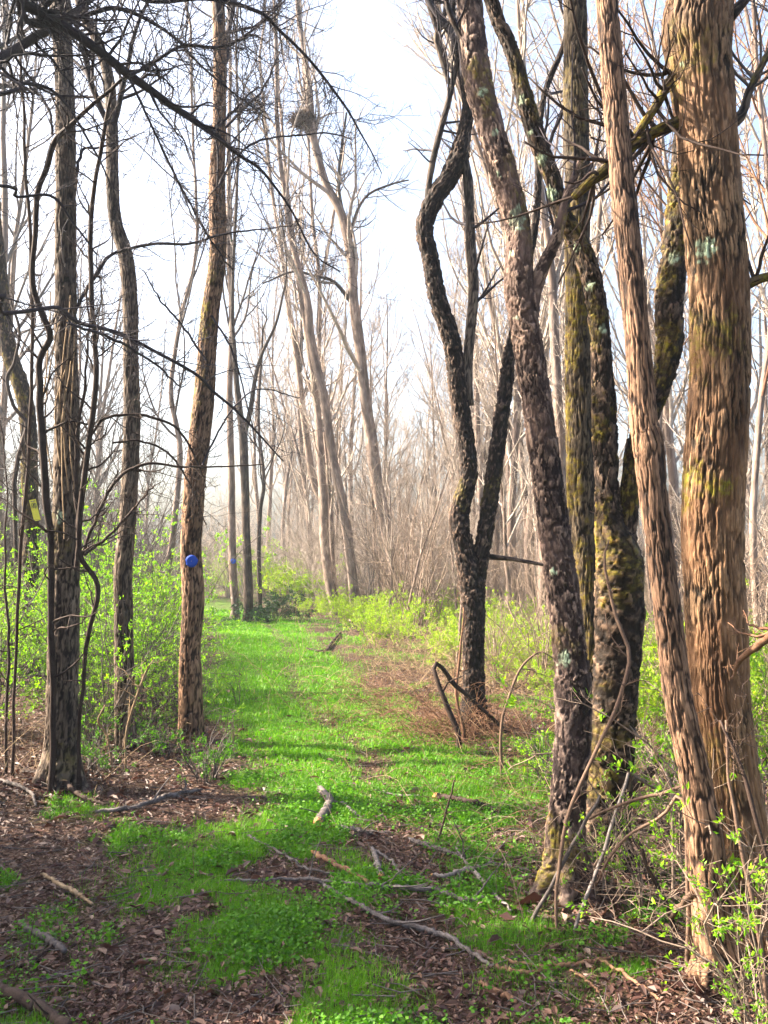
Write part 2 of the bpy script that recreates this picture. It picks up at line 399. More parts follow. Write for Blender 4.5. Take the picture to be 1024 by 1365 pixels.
# ------------------------------------------------------------------ trunk builder
def relief(kind, th, s, rad, seed, fq=118.0):
    """bark height 0..1 on a (rings, sides) grid"""
    r0 = float(np.median(rad))
    cx, cy_ = np.cos(th)*r0, np.sin(th)*r0
    p = np.stack(np.broadcast_arrays(cx[None, :], cy_[None, :], s[:, None]), -1)
    if kind == 'furrow':
        fq = 100.0 if r0 > 0.09 else fq
        wv = np.stack([fbm(p*np.array([22, 22, 16.]), 3, seed), fbm(p*np.array([22, 22, 16.]), 3, seed+40), 0*p[..., 0]], -1)*0.009
        q = (p + wv)*np.array([fq, fq, fq*(0.085 if r0 > 0.09 else 0.075)])
        a = np.abs(vnoise(q, seed+3))
        b = np.abs(vnoise(q*np.array([0.5, 0.5, 0.7])+5, seed+9))
        brk = vnoise((p+wv)*np.array([fq*0.5, fq*0.5, fq*0.45]), seed+12)
        h = 0.68*sstep(0.02, 0.34, a) + 0.36*sstep(0.0, 0.25, b) - 0.20*sstep(0.2, 0.6, brk) + 0.10*fbm(p*np.array([8, 8, 5.]), 2, seed+4)
        return np.clip(h, 0, 1)
    if kind == 'plate':
        def w3(f, o, k): return np.stack([fbm(p*f, o, k), fbm(p*f, o, k+7), fbm(p*f, o, k+12)], -1)
        wv = 0.034*w3(13, 2, seed) + 0.017*w3(46, 3, seed+60)
        q = (p + wv)*np.array([27, 27, 10.])
        f1, f2, cid, off_ = worley(q, seed, True)
        saw = np.clip(0.5 + off_[..., 0]*0.75 + off_[..., 2]*0.45, 0, 1)
        edge = sstep(0.0, 0.14, f2-f1)
        q2 = (p + wv*0.8)*np.array([85, 85, 42.]); g1, g2, c2, o2 = worley(q2, seed+2, True)
        h = edge*(0.12 + 0.18*cid + 0.7*saw) + 0.16*(c2-0.5) + 0.10*fbm(p*90, 3, seed+2) - 0.25*(1-edge)*cid
        return np.clip(h, 0, 1)
    return np.clip(0.5 + 0.5*fbm(p*np.array([30, 30, 6.]), 3, seed), 0, 1)

def trunk_mesh(ctrl, origin, kind, depth, N, ds, seed, moss=(), lichen=(), base_moss=0.0, flare=0.0, roots=5, cap=True, lump=0.05):
    """ctrl rows: x y z r py ; moss zones: (py, spread, angle_deg from the camera side, strength)"""
    ctrl = np.asarray(ctrl, float)
    L = np.linalg.norm(np.diff(ctrl[:, :3], axis=0), axis=1).sum(); n = max(8, int(L/ds/1.15))
    S = catmull(ctrl, n); sall = np.linspace(0, L, n)
    keep = (S[:, 4] > -110) | (np.arange(n) % 5 == 0); keep[0] = keep[-1] = True
    S = S[keep]; sall = sall[keep]; n = len(S); P = S[:, :3]; rad = np.maximum(S[:, 3], 0.002); py = S[:, 4]
    # thin wandering of the axis
    s = sall
    wob = np.stack([fbm(np.stack([s*1.6, s*0+k*9.1, s*0+seed], -1), 2, seed+k) for k in range(3)], -1)*0.012
    P = P + wob*np.array([1, 1, 0.0])*min(1.0, rad.mean()/0.05)
    T = nrm(np.gradient(P, axis=0))
    fr = np.zeros_like(P); v = np.array([0., -1, 0])
    for i in range(n):
        v = v - v.dot(T[i])*T[i]; v /= np.linalg.norm(v); fr[i] = v
    b = np.cross(T, fr)
    nf = int(N*0.64); nb_ = max(3, int(N*0.13))
    th = np.concatenate([np.linspace(-2.0, 2.0, nf), np.linspace(2.0, 2*math.pi-2.0, nb_+2)[1:-1]]) if N >= 30 else np.arange(N)*2*math.pi/N   # 0 faces the trail
    N = len(th)
    rel = relief(kind, th, s, rad, seed)
    low = fbm(np.stack(np.broadcast_arrays(np.cos(th)[None]*1.3, np.sin(th)[None]*1.3, s[:, None]*3.0), -1), 2, seed+21)
    rr = rad[:, None]*(1 + lump*low)
    if flare:
        flare = flare*1.5; hh = np.exp(-np.clip(s-0.12, 0, None)/0.12)[:, None]
        rr = rr*(1 + flare*hh*(0.55 + 1.0*np.clip(np.cos(th*roots + seed + 0.8*np.sin(2*th+seed))[None], -0.4, 1)))
    rr = rr + (rel-0.75)*depth*np.clip(rad/np.median(rad), 0.5, 1.2)[:, None]
    V = P[:, None] + rr[..., None]*(fr[:, None]*np.cos(th)[None, :, None] + b[:, None]*np.sin(th)[None, :, None])
    r0 = float(np.median(rad))
    bk = np.stack(np.broadcast_arrays((np.cos(th)*r0)[None], (np.sin(th)*r0)[None], s[:, None]), -1) + seed*0.7
    nz = fbm(bk*np.array([16, 16, 8.]), 2, seed+31)*0.8 + fbm(bk*np.array([55, 55, 30.]), 3, seed+35)*0.6
    ms = sstep(0.75, 1.1, base_moss + 0.8*nz + 0.3) if base_moss > 0 else np.zeros(rel.shape)
    for (my, sp, ang, stg) in moss:
        d = np.exp(-((py-my)/sp)**2)[:, None]
        side = 0.5 + 0.5*np.cos(th + R(ang))[None]
        ms = np.maximum(ms, stg*sstep(0.55, 0.85, d*(0.2 + side*0.75) + 0.75*nz))
    li = np.zeros(rel.shape)
    for (lx, ly, lr) in lichen:
        k = np.argmin(np.abs(py-ly)); Yd = P[k, 1] - rad[k]
        c = at(lx, ly, Yd); rr_ = lr/FPX*Yd
        d = np.linalg.norm((V - c)*np.array([1, 0.6, 0.8]), axis=-1)/rr_
        li = np.maximum(li, sstep(1.05, 0.75, d + 0.7*fbm(bk*60, 2, seed+5)))
    idx = np.arange(n*N).reshape(n, N)
    q = np.stack([idx[:-1], np.roll(idx, -1, 1)[:-1], np.roll(idx, -1, 1)[1:], idx[1:]], -1).reshape(-1, 4)
    Vv = V.reshape(-1, 3); A = {'bk': bk.reshape(-1, 3), 'relief': rel.ravel(), 'moss': ms.ravel(), 'lichen': li.ravel()}
    tris = []
    e = len(Vv); Vv = np.vstack([Vv, P[-1:] + T[-1:]*rad[-1]*0.5, P[:1]])
    for k in A: A[k] = np.concatenate([A[k], A[k][-1:], A[k][:1]])
    last = idx[-1]; first = idx[0]
    tris = np.concatenate([np.stack([last, np.roll(last, -1), np.full(N, e)], -1), np.stack([np.roll(first, -1), first, np.full(N, e+1)], -1)])
    return make_mesh('trunk', Vv - origin, q, tris, A), P, rad

def pix_ctrl(pts, Y, slope=0.0, base_y=None):
    """(px, py, width px) rows -> x y z r py at depth Y"""
    out = []
    for a in pts:
        px, py, wd = a[:3]; yy_ = a[3] if len(a) > 3 else Y
        p = at(px, py, yy_); out.append([*p, wd/2/FPX*yy_, py])
    return out

def extend_up(ctrl, dz, r_end, lean=None, n=3):
    c = [list(v) for v in ctrl]; a, b = np.array(c[-2][:3]), np.array(c[-1][:3])
    d = nrm(b-a); d = nrm(d*np.array([0.6, 0.6, 1]) + np.array([0, 0, 0.3]))
    r0 = c[-1][3]; py = c[-1][4]
    for k in range(1, n+1):
        c.append([*(b + d*dz*k/n + rng.normal(size=3)*0.06*k), r0 + (r_end-r0)*k/n, py-300*k])
    return c

def crown_twigs(root, P, rad, t0, nb, lens, mat_, thick=1.0, spurs=4, sub=6, name='branch', ang=(35, 65), up=0.12, tipup=0.1, w3=(0.25, 0.45)):
    if t0 >= 0.6 and nb < 14: spurs = 2; sub = 5
    """main branches as parts, finer twigs as one crown part"""
    Pp = catmull(P[::max(1, len(P)//40)], 40)[None]; Rp = np.interp(np.linspace(0, 1, 40), np.linspace(0, 1, len(rad)), rad)[None]
    b1, r1 = spawn(Pp, Rp, nb, (t0, 0.99), lens, ang, 0.12, up, 10, 0.45*thick, 0.004, absolute=True)
    for k in range(len(b1)):
        Tubes().add(b1[k], r1[k], 6).build('branch', mat_, root)
    b2, r2 = spawn(b1, r1, sub, (0.15, 1), (0.3, 0.6), (25, 60), 0.16, tipup, 6, 0.6, 0.0022)
    b3, r3 = spawn(b2, r2, spurs, (0.1, 1), w3, (25, 70), 0.2, tipup, 4, 0.7, 0.0016)
    b4, r4 = spawn(b3, r3, 3, (0.1, 1), (0.2, 0.45), (30, 70), 0.2, 0.1, 2, 0.7, 0.0012)
    Tubes().add(b2, r2, 4).add(b3, r3, 3).add(b4, r4, 3).build('crown', mat_, root, 'stuff')

def base_from(px, py):
    p = gpt(px, py); return p

def tree(pts, base_px, label, name='bare_tree', bark=B_ASH, kind='furrow', depth=0.008, N=90, ds=0.012, seed=1, moss=(), lichen=(), base_moss=0.0,
         flare=0.45, ext=(4.0, 0.03), group='bare trees beside the trail', crown=None, forks=(), Y=None, cat='tree', roots=5):
    b = BASE.get(tuple(base_px), None) if Y is None else None
    if b is None and Y is None: b = gpt(*base_px)
    Yb = b[1] if Y is None else Y
    if Y is not None:
        p = at(base_px[0], base_px[1], Y); b = np.array([p[0], Y, float(ground_h(p[0], Y))])
    ctrl = pix_ctrl(pts, Yb)                     # listed from the base up
    r0 = ctrl[0][3]
    low = np.array(ctrl[0][:3])
    pre = [[b[0], b[1], b[2]-0.12, r0*1.02, base_px[1]+40]]
    if low[2] - b[2] > 0.15: pre.append([*(b*0.75 + low*0.25), r0*1.01, base_px[1]])
    ctrl = pre + ctrl
    if ext: ctrl = extend_up(ctrl, ext[0], ext[1])
    root = empty(name, b)
    me, P, rad = trunk_mesh(ctrl, off(root), kind, depth, N, ds, seed, moss, lichen, base_moss, flare, roots)
    link('trunk', me, bark, root)
    tag(root, label, cat, group)
    for k, f in enumerate(forks):
        fc = pix_ctrl(f['pts'], Yb)
        if f.get('ext'): fc = extend_up(fc, *f['ext'])
        me, P2, r2 = trunk_mesh(fc, off(root), f.get('kind', kind), f.get('depth', depth), f.get('N', N), f.get('ds', ds), seed+50+k,
                                f.get('moss', moss), f.get('lichen', lichen), f.get('base_moss', base_moss))
        o = link(f.get('name', 'limb'), me, f.get('bark', bark), root)
        if f.get('label'): o['label'] = f['label']
        if f.get('crown'): crown_twigs(root, P2, r2, **f['crown'])
        if f.get('twigs'): side_twigs(root, P2, r2, **f['twigs'])
    if crown: crown_twigs(root, P, rad, **crown)
    return root, P, rad

def side_twigs(root, P, rad, n=14, ln=(0.2, 0.6), mat_=None, t=(0.2, 1), up=0.1, sub=4):
    Pp = catmull(P[::max(1, len(P)//30)], 30)[None]; Rp = np.interp(np.linspace(0, 1, 30), np.linspace(0, 1, len(rad)), rad)[None]
    a, ra = spawn(Pp, Rp, n, t, ln, (35, 75), 0.15, up, 7, 0.4, 0.003, absolute=True)
    b, rb = spawn(a, ra, sub, (0.15, 1), (0.25, 0.5), (30, 65), 0.2, up, 5, 0.6, 0.0018)
    c, rc = spawn(b, rb, 3, (0.1, 1), (0.25, 0.5), (30, 65), 0.2, up, 3, 0.7, 0.0014)
    Tubes().add(a, ra, 5).add(b, rb, 3).add(c, rc, 3).build('twigs', mat_ or T_DARK, root, 'stuff')

# ------------------------------------------------------------------ RIGHT GROUP
tree([(958, 1290, 58), (951, 1240, 48), (941, 1136, 46), (925, 1033, 40), (901, 920, 37), (886, 794, 35), (875, 690, 36), (864, 590, 40), (858, 560, 36), (851, 470, 33), (843, 380, 32),
      (832, 275, 32), (821, 160, 32), (813, 70, 30), (808, 0, 29), (803, -80, 28)], (960, 1332),
     'slim pinkish-tan trunk with a knot, curving up in front of the thickest trunk', bark=B_TAN, kind='furrow', depth=0.007, N=150, ds=0.009, seed=3,
     ext=(3.0, 0.02), flare=0.35, crown=dict(t0=0.62, nb=9, lens=(0.8, 1.8), mat_=T_GREY), group='trunks standing close together on the right')

tree([(986, 1180, 80), (972, 1033, 74), (960, 920, 76), (955, 794, 77), (953, 690, 79), (955, 570, 78), (957, 470, 76), (954, 380, 77), (946, 275, 78), (942, 180, 78), (934, 90, 82), (930, 40, 92), (935, -20, 84), (935, -100, 80)],
     (996, 1290), 'thickest trunk at the right, deeply furrowed orange-brown bark with dark wet streaks', bark=B_ASH, kind='furrow', depth=0.012, N=300, ds=0.010, seed=5,
     ext=(4.0, 0.05), flare=0.3, moss=[(640, 50, 80, 0.85), (470, 70, 85, 0.5), (90, 60, 85, 0.4), (1000, 60, 60, 0.3)],
     lichen=[(942, 328, 15), (910, 75, 12)], crown=dict(t0=0.7, nb=8, lens=(1.2, 2.4), mat_=T_GREY), group='trunks standing close together on the right',
     forks=[dict(name='limb', pts=[(935, 150, 26), (905, 162, 20), (870, 178, 17), (840, 197, 17), (812, 222, 16), (786, 243, 14), (765, 262, 11)], N=40, ds=0.02, bark=B_MOSSY, kind='plate', depth=0.008, base_moss=0.9, label='mossy limb reaching left behind the slim trunk', twigs=dict(n=14, ln=(0.3, 0.8), mat_=T_VINE)),
            dict(name='limb', pts=[(925, 60, 22), (898, 100, 15), (872, 145, 13), (846, 182, 12)], N=36, ds=0.02, bark=B_MOSSY, kind='plate', depth=0.006, base_moss=0.9, twigs=dict(n=10, ln=(0.3, 0.7), mat_=T_VINE)),
            dict(name='limb', pts=[(975, 165, 18), (990, 152, 13), (998, 125, 11), (1012, 95, 10), (1030, 62, 9), (1060, 10, 7)], N=24, ds=0.02, bark=B_GREY, depth=0.005, twigs=dict(n=12, ln=(0.3, 0.8), mat_=T_GREY)),
            dict(name='limb', pts=[(975, 388, 18), (996, 380, 15), (1012, 372, 14), (1040, 362, 13), (1090, 330, 11)], N=28, ds=0.02, bark=B_MOSSY, kind='plate', depth=0.006, base_moss=0.8, twigs=dict(n=14, ln=(0.3, 0.9), mat_=T_VINE)),
            dict(name='limb', pts=[(970, 25, 20), (985, 8, 14), (998, -6, 11), (1020, -30, 8)], N=24, ds=0.02, bark=B_DARK, depth=0.006)])

tree([(792, 1090, 38), (790, 1000, 36), (787, 920, 34), (784, 794, 33), (778, 690, 37), (774, 570, 37), (770, 470, 35), (769, 380, 34), (771, 250, 34), (769, 120, 33), (767, 0, 31), (765, -90, 30)],
     (793, 1112), 'straight olive-brown mossy trunk behind the forked mossy tree', bark=B_OLIVE, kind='furrow', depth=0.010, N=96, ds=0.011, seed=8, base_moss=0.12,
     moss=[(440, 110, 60, 1.0), (620, 120, 80, 0.75), (760, 90, 60, 0.7), (300, 60, 60, 0.7), (140, 80, 40, 0.35), (870, 60, 40, 0.6)], ext=(5, 0.03),
     crown=dict(t0=0.6, nb=12, lens=(1.0, 2.0), mat_=T_GREY), group='trunks standing close together on the right')

tree([(756, 1160, 60), (754, 1102, 50), (762, 998, 48), (763, 920, 49), (755, 829, 45), (742, 725, 44), (729, 622, 42), (715, 519, 41), (702, 440, 42), (694, 379, 42), (692, 310, 36), (675, 241, 38),
      (665, 207, 38), (650, 155, 38), (636, 103, 40), (629, 50, 37), (625, 0, 36), (619, -80, 33)], (752, 1206),
     'leaning trunk with flaking pinkish-grey plates of bark and green lichen spots', bark=B_PLATE, kind='plate', depth=0.014, N=140, ds=0.008, seed=13,
     lichen=[(690, 292, 12), (688, 282, 8), (681, 335, 5), (661, 176, 5), (686, 420, 6), (750, 880, 10), (738, 764, 5), (644, 120, 6), (664, 230, 5)],
     moss=[(1150, 70, 80, 0.9), (120, 60, -40, 0.7), (300, 60, -70, 0.7), (225, 30, -70, 0.6), (860, 30, 60, 0.5)], ext=(4, 0.03), flare=0.5,
     crown=dict(t0=0.66, nb=10, lens=(1.0, 2.0), mat_=T_DARK), group='trunks standing close together on the right',
     forks=[dict(name='limb', pts=[(702, 430, 30), (711, 395, 22), (722, 360, 19), (736, 332, 18), (746, 305, 16), (756, 262, 13), (775, 215, 9)], N=56, ds=0.012, depth=0.010, label='short limb rubbing against the mossy stem', twigs=dict(n=8, ln=(0.3, 0.6), mat_=T_DARK)),
            dict(name='limb', pts=[(632, 88, 12), (618, 55, 8), (600, 20, 7), (592, -20, 6)], N=20, ds=0.02, depth=0.003, bark=B_DARK, twigs=dict(n=8, ln=(0.2, 0.5), mat_=T_DARK))])

tree([(806, 1136, 60), (813, 1033, 60), (819, 920, 62), (824, 840, 64), (826, 780, 66), (824, 740, 62), (814, 700, 44), (810, 657, 33), (808, 600, 34), (806, 553, 35), (803, 500, 30), (800, 450, 28),
      (796, 413, 29), (786, 362, 29), (772, 325, 28), (757, 300, 28), (746, 275, 25), (738, 241, 25), (725, 207, 25), (706, 155, 26), (691, 103, 23), (678, 60, 21), (664, 30, 20), (655, 0, 20), (640, -60, 18)], (808, 1172),
     'mossy tree that forks at waist height above the flaky trunk', bark=B_MOSSY, kind='plate', depth=0.015, N=120, ds=0.009, seed=17, base_moss=0.22,
     moss=[(560, 45, 60, 1.0), (700, 90, 50, 0.85), (760, 60, 30, 0.7), (440, 60, 40, 0.7), (330, 90, 0, 0.55), (130, 80, -20, 0.6), (1000, 120, 80, 0.6)],
     lichen=[(703, 175, 7), (708, 92, 5), (768, 328, 6), (787, 380, 6), (804, 437, 6), (741, 290, 6), (735, 255, 9), (722, 210, 8), (696, 130, 6)], ext=(3, 0.02), flare=0.4,
     crown=dict(t0=0.72, nb=12, lens=(0.6, 1.4), mat_=T_DARK), group='trunks standing close together on the right',
     forks=[dict(name='limb', pts=[(826, 760, 44), (835, 715, 32), (841, 657, 28), (848, 600, 28), (866, 550, 32), (884, 500, 34), (891, 450, 38), (889, 410, 40), (896, 345, 36), (903, 275, 34), (911, 200, 30), (918, 100, 26), (922, 0, 24)], N=96, ds=0.011,
                 moss=[(300, 120, 50, 0.8), (460, 70, 40, 0.8), (640, 90, 30, 0.8)], lichen=[(899, 342, 7)], ext=(2.5, 0.02), label='right stem of the fork passing behind the slim trunk', crown=dict(t0=0.5, nb=8, lens=(0.6, 1.4), mat_=T_DARK))])

# ------------------------------------------------------------------ twin dark tree beside the trail
tree([(632, 960, 38), (632, 920, 31), (631, 829, 31), (628, 777, 34), (619, 730, 28), (612, 690, 28), (620, 655, 25), (625, 630, 24), (621, 588, 24), (611, 519, 26), (600, 450, 26), (583, 396, 26), (574, 344, 24), (567, 310, 25),
      (572, 283, 26), (584, 258, 27), (598, 238, 28), (611, 207, 26), (620, 172, 20), (622, 135, 14), (612, 80, 11), (604, 30, 9), (606, -40, 8)], (632, 976),
     'nearly black crooked twin-stemmed tree with flaking bark by the bend of the trail', bark=B_DARK, kind='plate', depth=0.028, N=72, ds=0.016, seed=23, flare=0.35,
     moss=[(660, 30, 80, 0.5), (640, 20, -60, 0.4)], ext=(2.5, 0.02),
     crown=dict(t0=0.62, nb=9, lens=(0.8, 1.8), mat_=T_DARK, sub=5, spurs=3),
     forks=[dict(name='limb', pts=[(634, 800, 26), (641, 745, 24), (648, 700, 24), (655, 657, 24), (664, 588, 22), (673, 519, 21), (680, 470, 19), (692, 420, 16), (704, 350, 14), (716, 280, 11)], N=56, ds=0.02, ext=(3, 0.02), label='straighter right stem', crown=dict(t0=0.55, nb=8, lens=(0.8, 1.6), mat_=T_DARK, sub=5)),
            dict(name='limb', pts=[(626, 540, 12), (624, 500, 13), (628, 440, 14), (631, 390, 14), (628, 330, 14), (626, 280, 12), (624, 240, 13), (620, 200, 9), (625, 150, 6)], N=28, ds=0.03, depth=0.006, bark=B_GREY, kind='furrow', label='thin grey stem rising behind the dark one', twigs=dict(n=12, ln=(0.3, 0.8), mat_=T_DARK)),
            dict(name='limb', pts=[(572, 285, 12), (571, 255, 9), (577, 215, 9), (588, 170, 9), (597, 140, 9), (606, 100, 8), (614, 60, 7), (618, 0, 6)], N=24, ds=0.03, depth=0.004, bark=B_GREY, kind='furrow', twigs=dict(n=8, ln=(0.3, 0.8), mat_=T_DARK)),
            dict(name='limb', pts=[(598, 110, 7), (586, 70, 7), (581, 48, 7), (592, 20, 6), (594, -20, 5)], N=16, ds=0.03, depth=0.002, bark=B_GREY, kind='furrow', twigs=dict(n=8, ln=(0.3, 0.6), mat_=T_DARK)),
            dict(name='limb', pts=[(596, 95, 7), (584, 45, 7), (572, 10, 6), (560, -30, 5)], N=16, ds=0.03, depth=0.002, bark=B_DARK, kind='furrow', twigs=dict(n=10, ln=(0.3, 0.7), mat_=T_DARK)),
            dict(name='limb', pts=[(650, 742, 9), (680, 745, 6), (710, 750, 5), (735, 755, 4)], N=10, ds=0.04, depth=0.002, bark=B_DARK, kind='furrow')])

# ------------------------------------------------------------------ LEFT GROUP
LG = 'trunks standing left of the trail'
L1r, L1P, L1R = tree([(83, 1020, 50), (83, 998, 44), (84, 920, 40), (85, 794, 39), (89, 691, 35), (90, 553, 31), (89, 470, 29), (87, 310, 27), (87, 162, 26), (83, 52, 25), (81, 0, 26), (79, -80, 24)], (83, 1052),
     'straight grey-brown trunk nearest the left edge, hung with thin vines', bark=B_GREY, kind='furrow', depth=0.012, N=96, ds=0.014, seed=31, flare=0.35,
     moss=[(720, 70, 70, 0.3), (1010, 40, -30, 0.25)], lichen=[(80, 690, 6)], ext=(4.5, 0.03), crown=dict(t0=0.62, nb=20, lens=(1.0, 2.6), mat_=T_DARK, sub=8, spurs=6), group=LG)
L2r, L2P, L2R = tree([(166, 960, 26), (164, 863, 25), (164, 760, 24), (170, 691, 22), (174, 622, 22), (176, 553, 22), (173, 470, 20), (173, 413, 20), (168, 344, 20), (154, 293, 17), (151, 241, 17), (149, 172, 16), (144, 103, 15), (128, 50, 14), (108, 10, 13), (95, -60, 12)], (169, 1003),
     'thin wavy grey trunk growing out of leafy shrubs between two thicker trunks', bark=B_GREY, kind='furrow', depth=0.009, N=60, ds=0.018, seed=37, flare=0.3,
     ext=(3.5, 0.02), crown=dict(t0=0.5, nb=18, lens=(1.0, 2.4), mat_=T_DARK, sub=7, spurs=5), group=LG)
L3r, L3P, L3R = tree([(254, 960, 31), (254, 895, 29), (254, 863, 27), (257, 794, 29), (254, 725, 27), (259, 657, 28), (267, 588, 28), (274, 519, 28), (277, 470, 25), (281, 413, 24), (287, 362, 23), (290, 310, 23), (290, 241, 22), (292, 172, 18), (293, 103, 18), (292, 40, 17), (291, 0, 17), (292, -80, 16)], (254, 992),
     'leaning brown trunk carrying a round blue marker at the trail edge', bark=B_TAN, kind='furrow', depth=0.011, N=72, ds=0.016, seed=41, flare=0.3,
     moss=[(430, 45, 60, 1.0), (370, 30, 40, 0.4), (520, 60, 70, 0.35)], ext=(4, 0.02), crown=dict(t0=0.56, nb=20, lens=(0.9, 2.0), mat_=T_DARK, sub=7, spurs=5), group=LG)
tree([(38, 860, 26), (40, 760, 24), (41, 700, 23), (40, 622, 22), (36, 553, 22), (24, 505, 22), (12, 470, 22), (6, 430, 20), (2, 380, 18), (-6, 300, 16), (-12, 200, 14), (-10, 60, 12)], (38, 880),
     'crooked mossy trunk at the far left carrying a yellow notice', bark=B_MOSSY, kind='plate', depth=0.018, N=48, ds=0.025, seed=43, base_moss=0.35,
     moss=[(520, 80, 60, 0.9), (640, 60, 60, 0.8)], ext=(3, 0.03), crown=dict(t0=0.5, nb=16, lens=(1.0, 2.6), mat_=T_DARK), group=LG, Y=11.0)

# big tree just outside the frame at the upper left; its limbs hang into view
root = empty('bare_tree', (-3.9, 4.2, float(ground_h(-3.9, 4.2))))
b0 = off(root)
ctrl = [[-3.9, 4.2, b0[2]-0.15, 0.21, 1500], [-3.88, 4.22, 1.6, 0.19, 800], [-3.8, 4.3, 3.2, 0.175, 300], [-3.7, 4.4, 4.6, 0.16, 0], [-3.7, 4.5, 7.0, 0.11, -500], [-3.6, 4.6, 9.0, 0.05, -900]]
me, P, rad = trunk_mesh(ctrl, off(root), 'furrow', 0.015, 64, 0.03, 47, flare=0.4)
link('trunk', me, B_GREY, root)
tag(root, 'near tree at the left edge whose dark limbs droop across the upper left', 'tree', LG)
crown_twigs(root, P, rad, 0.55, 14, (1.5, 3.0), T_DARK, sub=8, spurs=6)
def pix_limb(root, pts, Y0, Y1, mat_, w_min=1.4, K=72, sides=6, name='branch', twigs=None, start=None):
    n = len(pts); rows = []
    for k, (px, py, wd) in enumerate(pts):
        yy_ = Y0 + (Y1-Y0)*k/(n-1); rows.append([*at(px, py, yy_), max(wd, w_min)/2/FPX*yy_])
    if start is not None: rows = [[*start, rows[0][3]*1.2]] + rows
    S = catmull(rows, K); P = S[:, :3] + 0; rr = np.maximum(S[:, 3], 0.0012)
    P[1:-1] += 0.012*np.stack([fbm(np.stack([np.arange(1, K-1)*0.21, np.full(K-2, q*7.7), np.full(K-2, pts[0][0]*0.37)], -1), 2, 5) for q in range(3)], -1)
    Tubes().add(P, rr, sides).build(name, mat_, root)
    return P, rr
TW = Tubes()
def fuzz(T_, P, rr, n=40, ln=(0.15, 0.5), sub=5, up=0.02, rm=0.0012):
    a, ra = spawn(P[None], rr[None], n, (0.05, 1), ln, (30, 80), 0.22, up, 8, 0.4, rm*1.4, absolute=True)
    b, rb = spawn(a, ra, sub, (0.1, 1), (0.2, 0.45), (35, 75), 0.18, up, 4, 0.7, rm)
    c, rc = spawn(b, rb, 3, (0.1, 1), (0.15, 0.4), (40, 80), 0.1, up, 2, 0.8, rm*0.9)
    T_.add(a, ra, 4).add(b, rb, 3).add(c, rc, 3)
    sp, rs = spawn(a, ra, 5, (0.05, 1), (0.02, 0.05), (60, 90), 0.1, 0, 2, 1.0, rm*1.4, absolute=True); T_.add(sp, rs, 3)
for pts, y0, y1, n, st in [
    ([(-60, 95, 15), (0, 75, 14), (38, 55, 13), (75, 35, 12), (110, 8, 9), (150, -20, 6)], 4.6, 5.2, 40, (-3.75, 4.35, 3.9)),
    ([(-40, -10, 15), (38, 10, 14), (103, 46, 13), (172, 100, 12), (230, 142, 9), (282, 176, 8), (318, 205, 5), (350, 227, 4), (385, 275, 3), (419, 338, 2.4), (454, 362, 1.6)], 4.5, 6.5, 90, (-3.75, 4.35, 3.9)),
    ([(100, -20, 7), (200, 2, 6), (285, -2, 6), (350, 17, 5), (374, 41, 4.5), (409, 76, 4), (433, 107, 4), (467, 155, 3), (492, 196, 2), (509, 231, 1.4)], 4.7, 6.0, 80, (-3.7, 4.4, 4.5)),
    ([(-30, -40, 9), (40, 30, 8), (105, 20, 7), (160, 12, 6), (220, 40, 4), (270, 90, 3), (330, 140, 2), (360, 160, 1.4)], 4.6, 5.8, 70, (-3.7, 4.4, 4.4)),
    ([(172, 100, 4), (207, 179, 3.2), (241, 248, 3), (275, 310, 2.6), (310, 360, 2)], 4.9, 5.8, 35, None),
    ([(172, 100, 5), (200, 85, 5), (240, 62, 4.5), (300, 60, 4), (350, 30, 3), (380, 0, 2)], 4.9, 5.6, 60, None),
    ([(-40, 400, 7), (0, 417, 6.5), (50, 412, 6), (79, 410, 6), (103, 430, 6), (158, 444, 5), (213, 471, 4.6), (262, 498, 4.4), (286, 522, 4), (320, 553, 3.4), (350, 584, 2.6), (378, 615, 1.6)], 4.6, 6.3, 46, (-3.85, 4.25, 2.2)),
    ([(90, 430, 4), (150, 452, 4), (200, 480, 3), (240, 515, 2)], 4.9, 5.6, 16, None),
    ([(-20, 130, 6), (30, 110, 5), (80, 130, 4), (120, 190, 3), (150, 250, 2)], 4.6, 5.2, 34, (-3.7, 4.35, 3.8)),
    ([(282, 176, 3.5), (310, 150, 4), (330, 128, 3), (345, 115, 2)], 5.8, 6.0, 14, None),
    ([(-20, 245, 5), (20, 262, 4), (70, 262, 4), (100, 300, 3), (130, 340, 2)], 4.7, 5.2, 20, (-3.7, 4.35, 3.5)),
]:
    P_, r_ = pix_limb(root, pts, y0, y1, T_DARK, start=st)
    fuzz(TW, P_, r_, int(n*1.7), (0.10, 0.6), 6)
TW.build('crown', T_DARK, root, 'stuff')

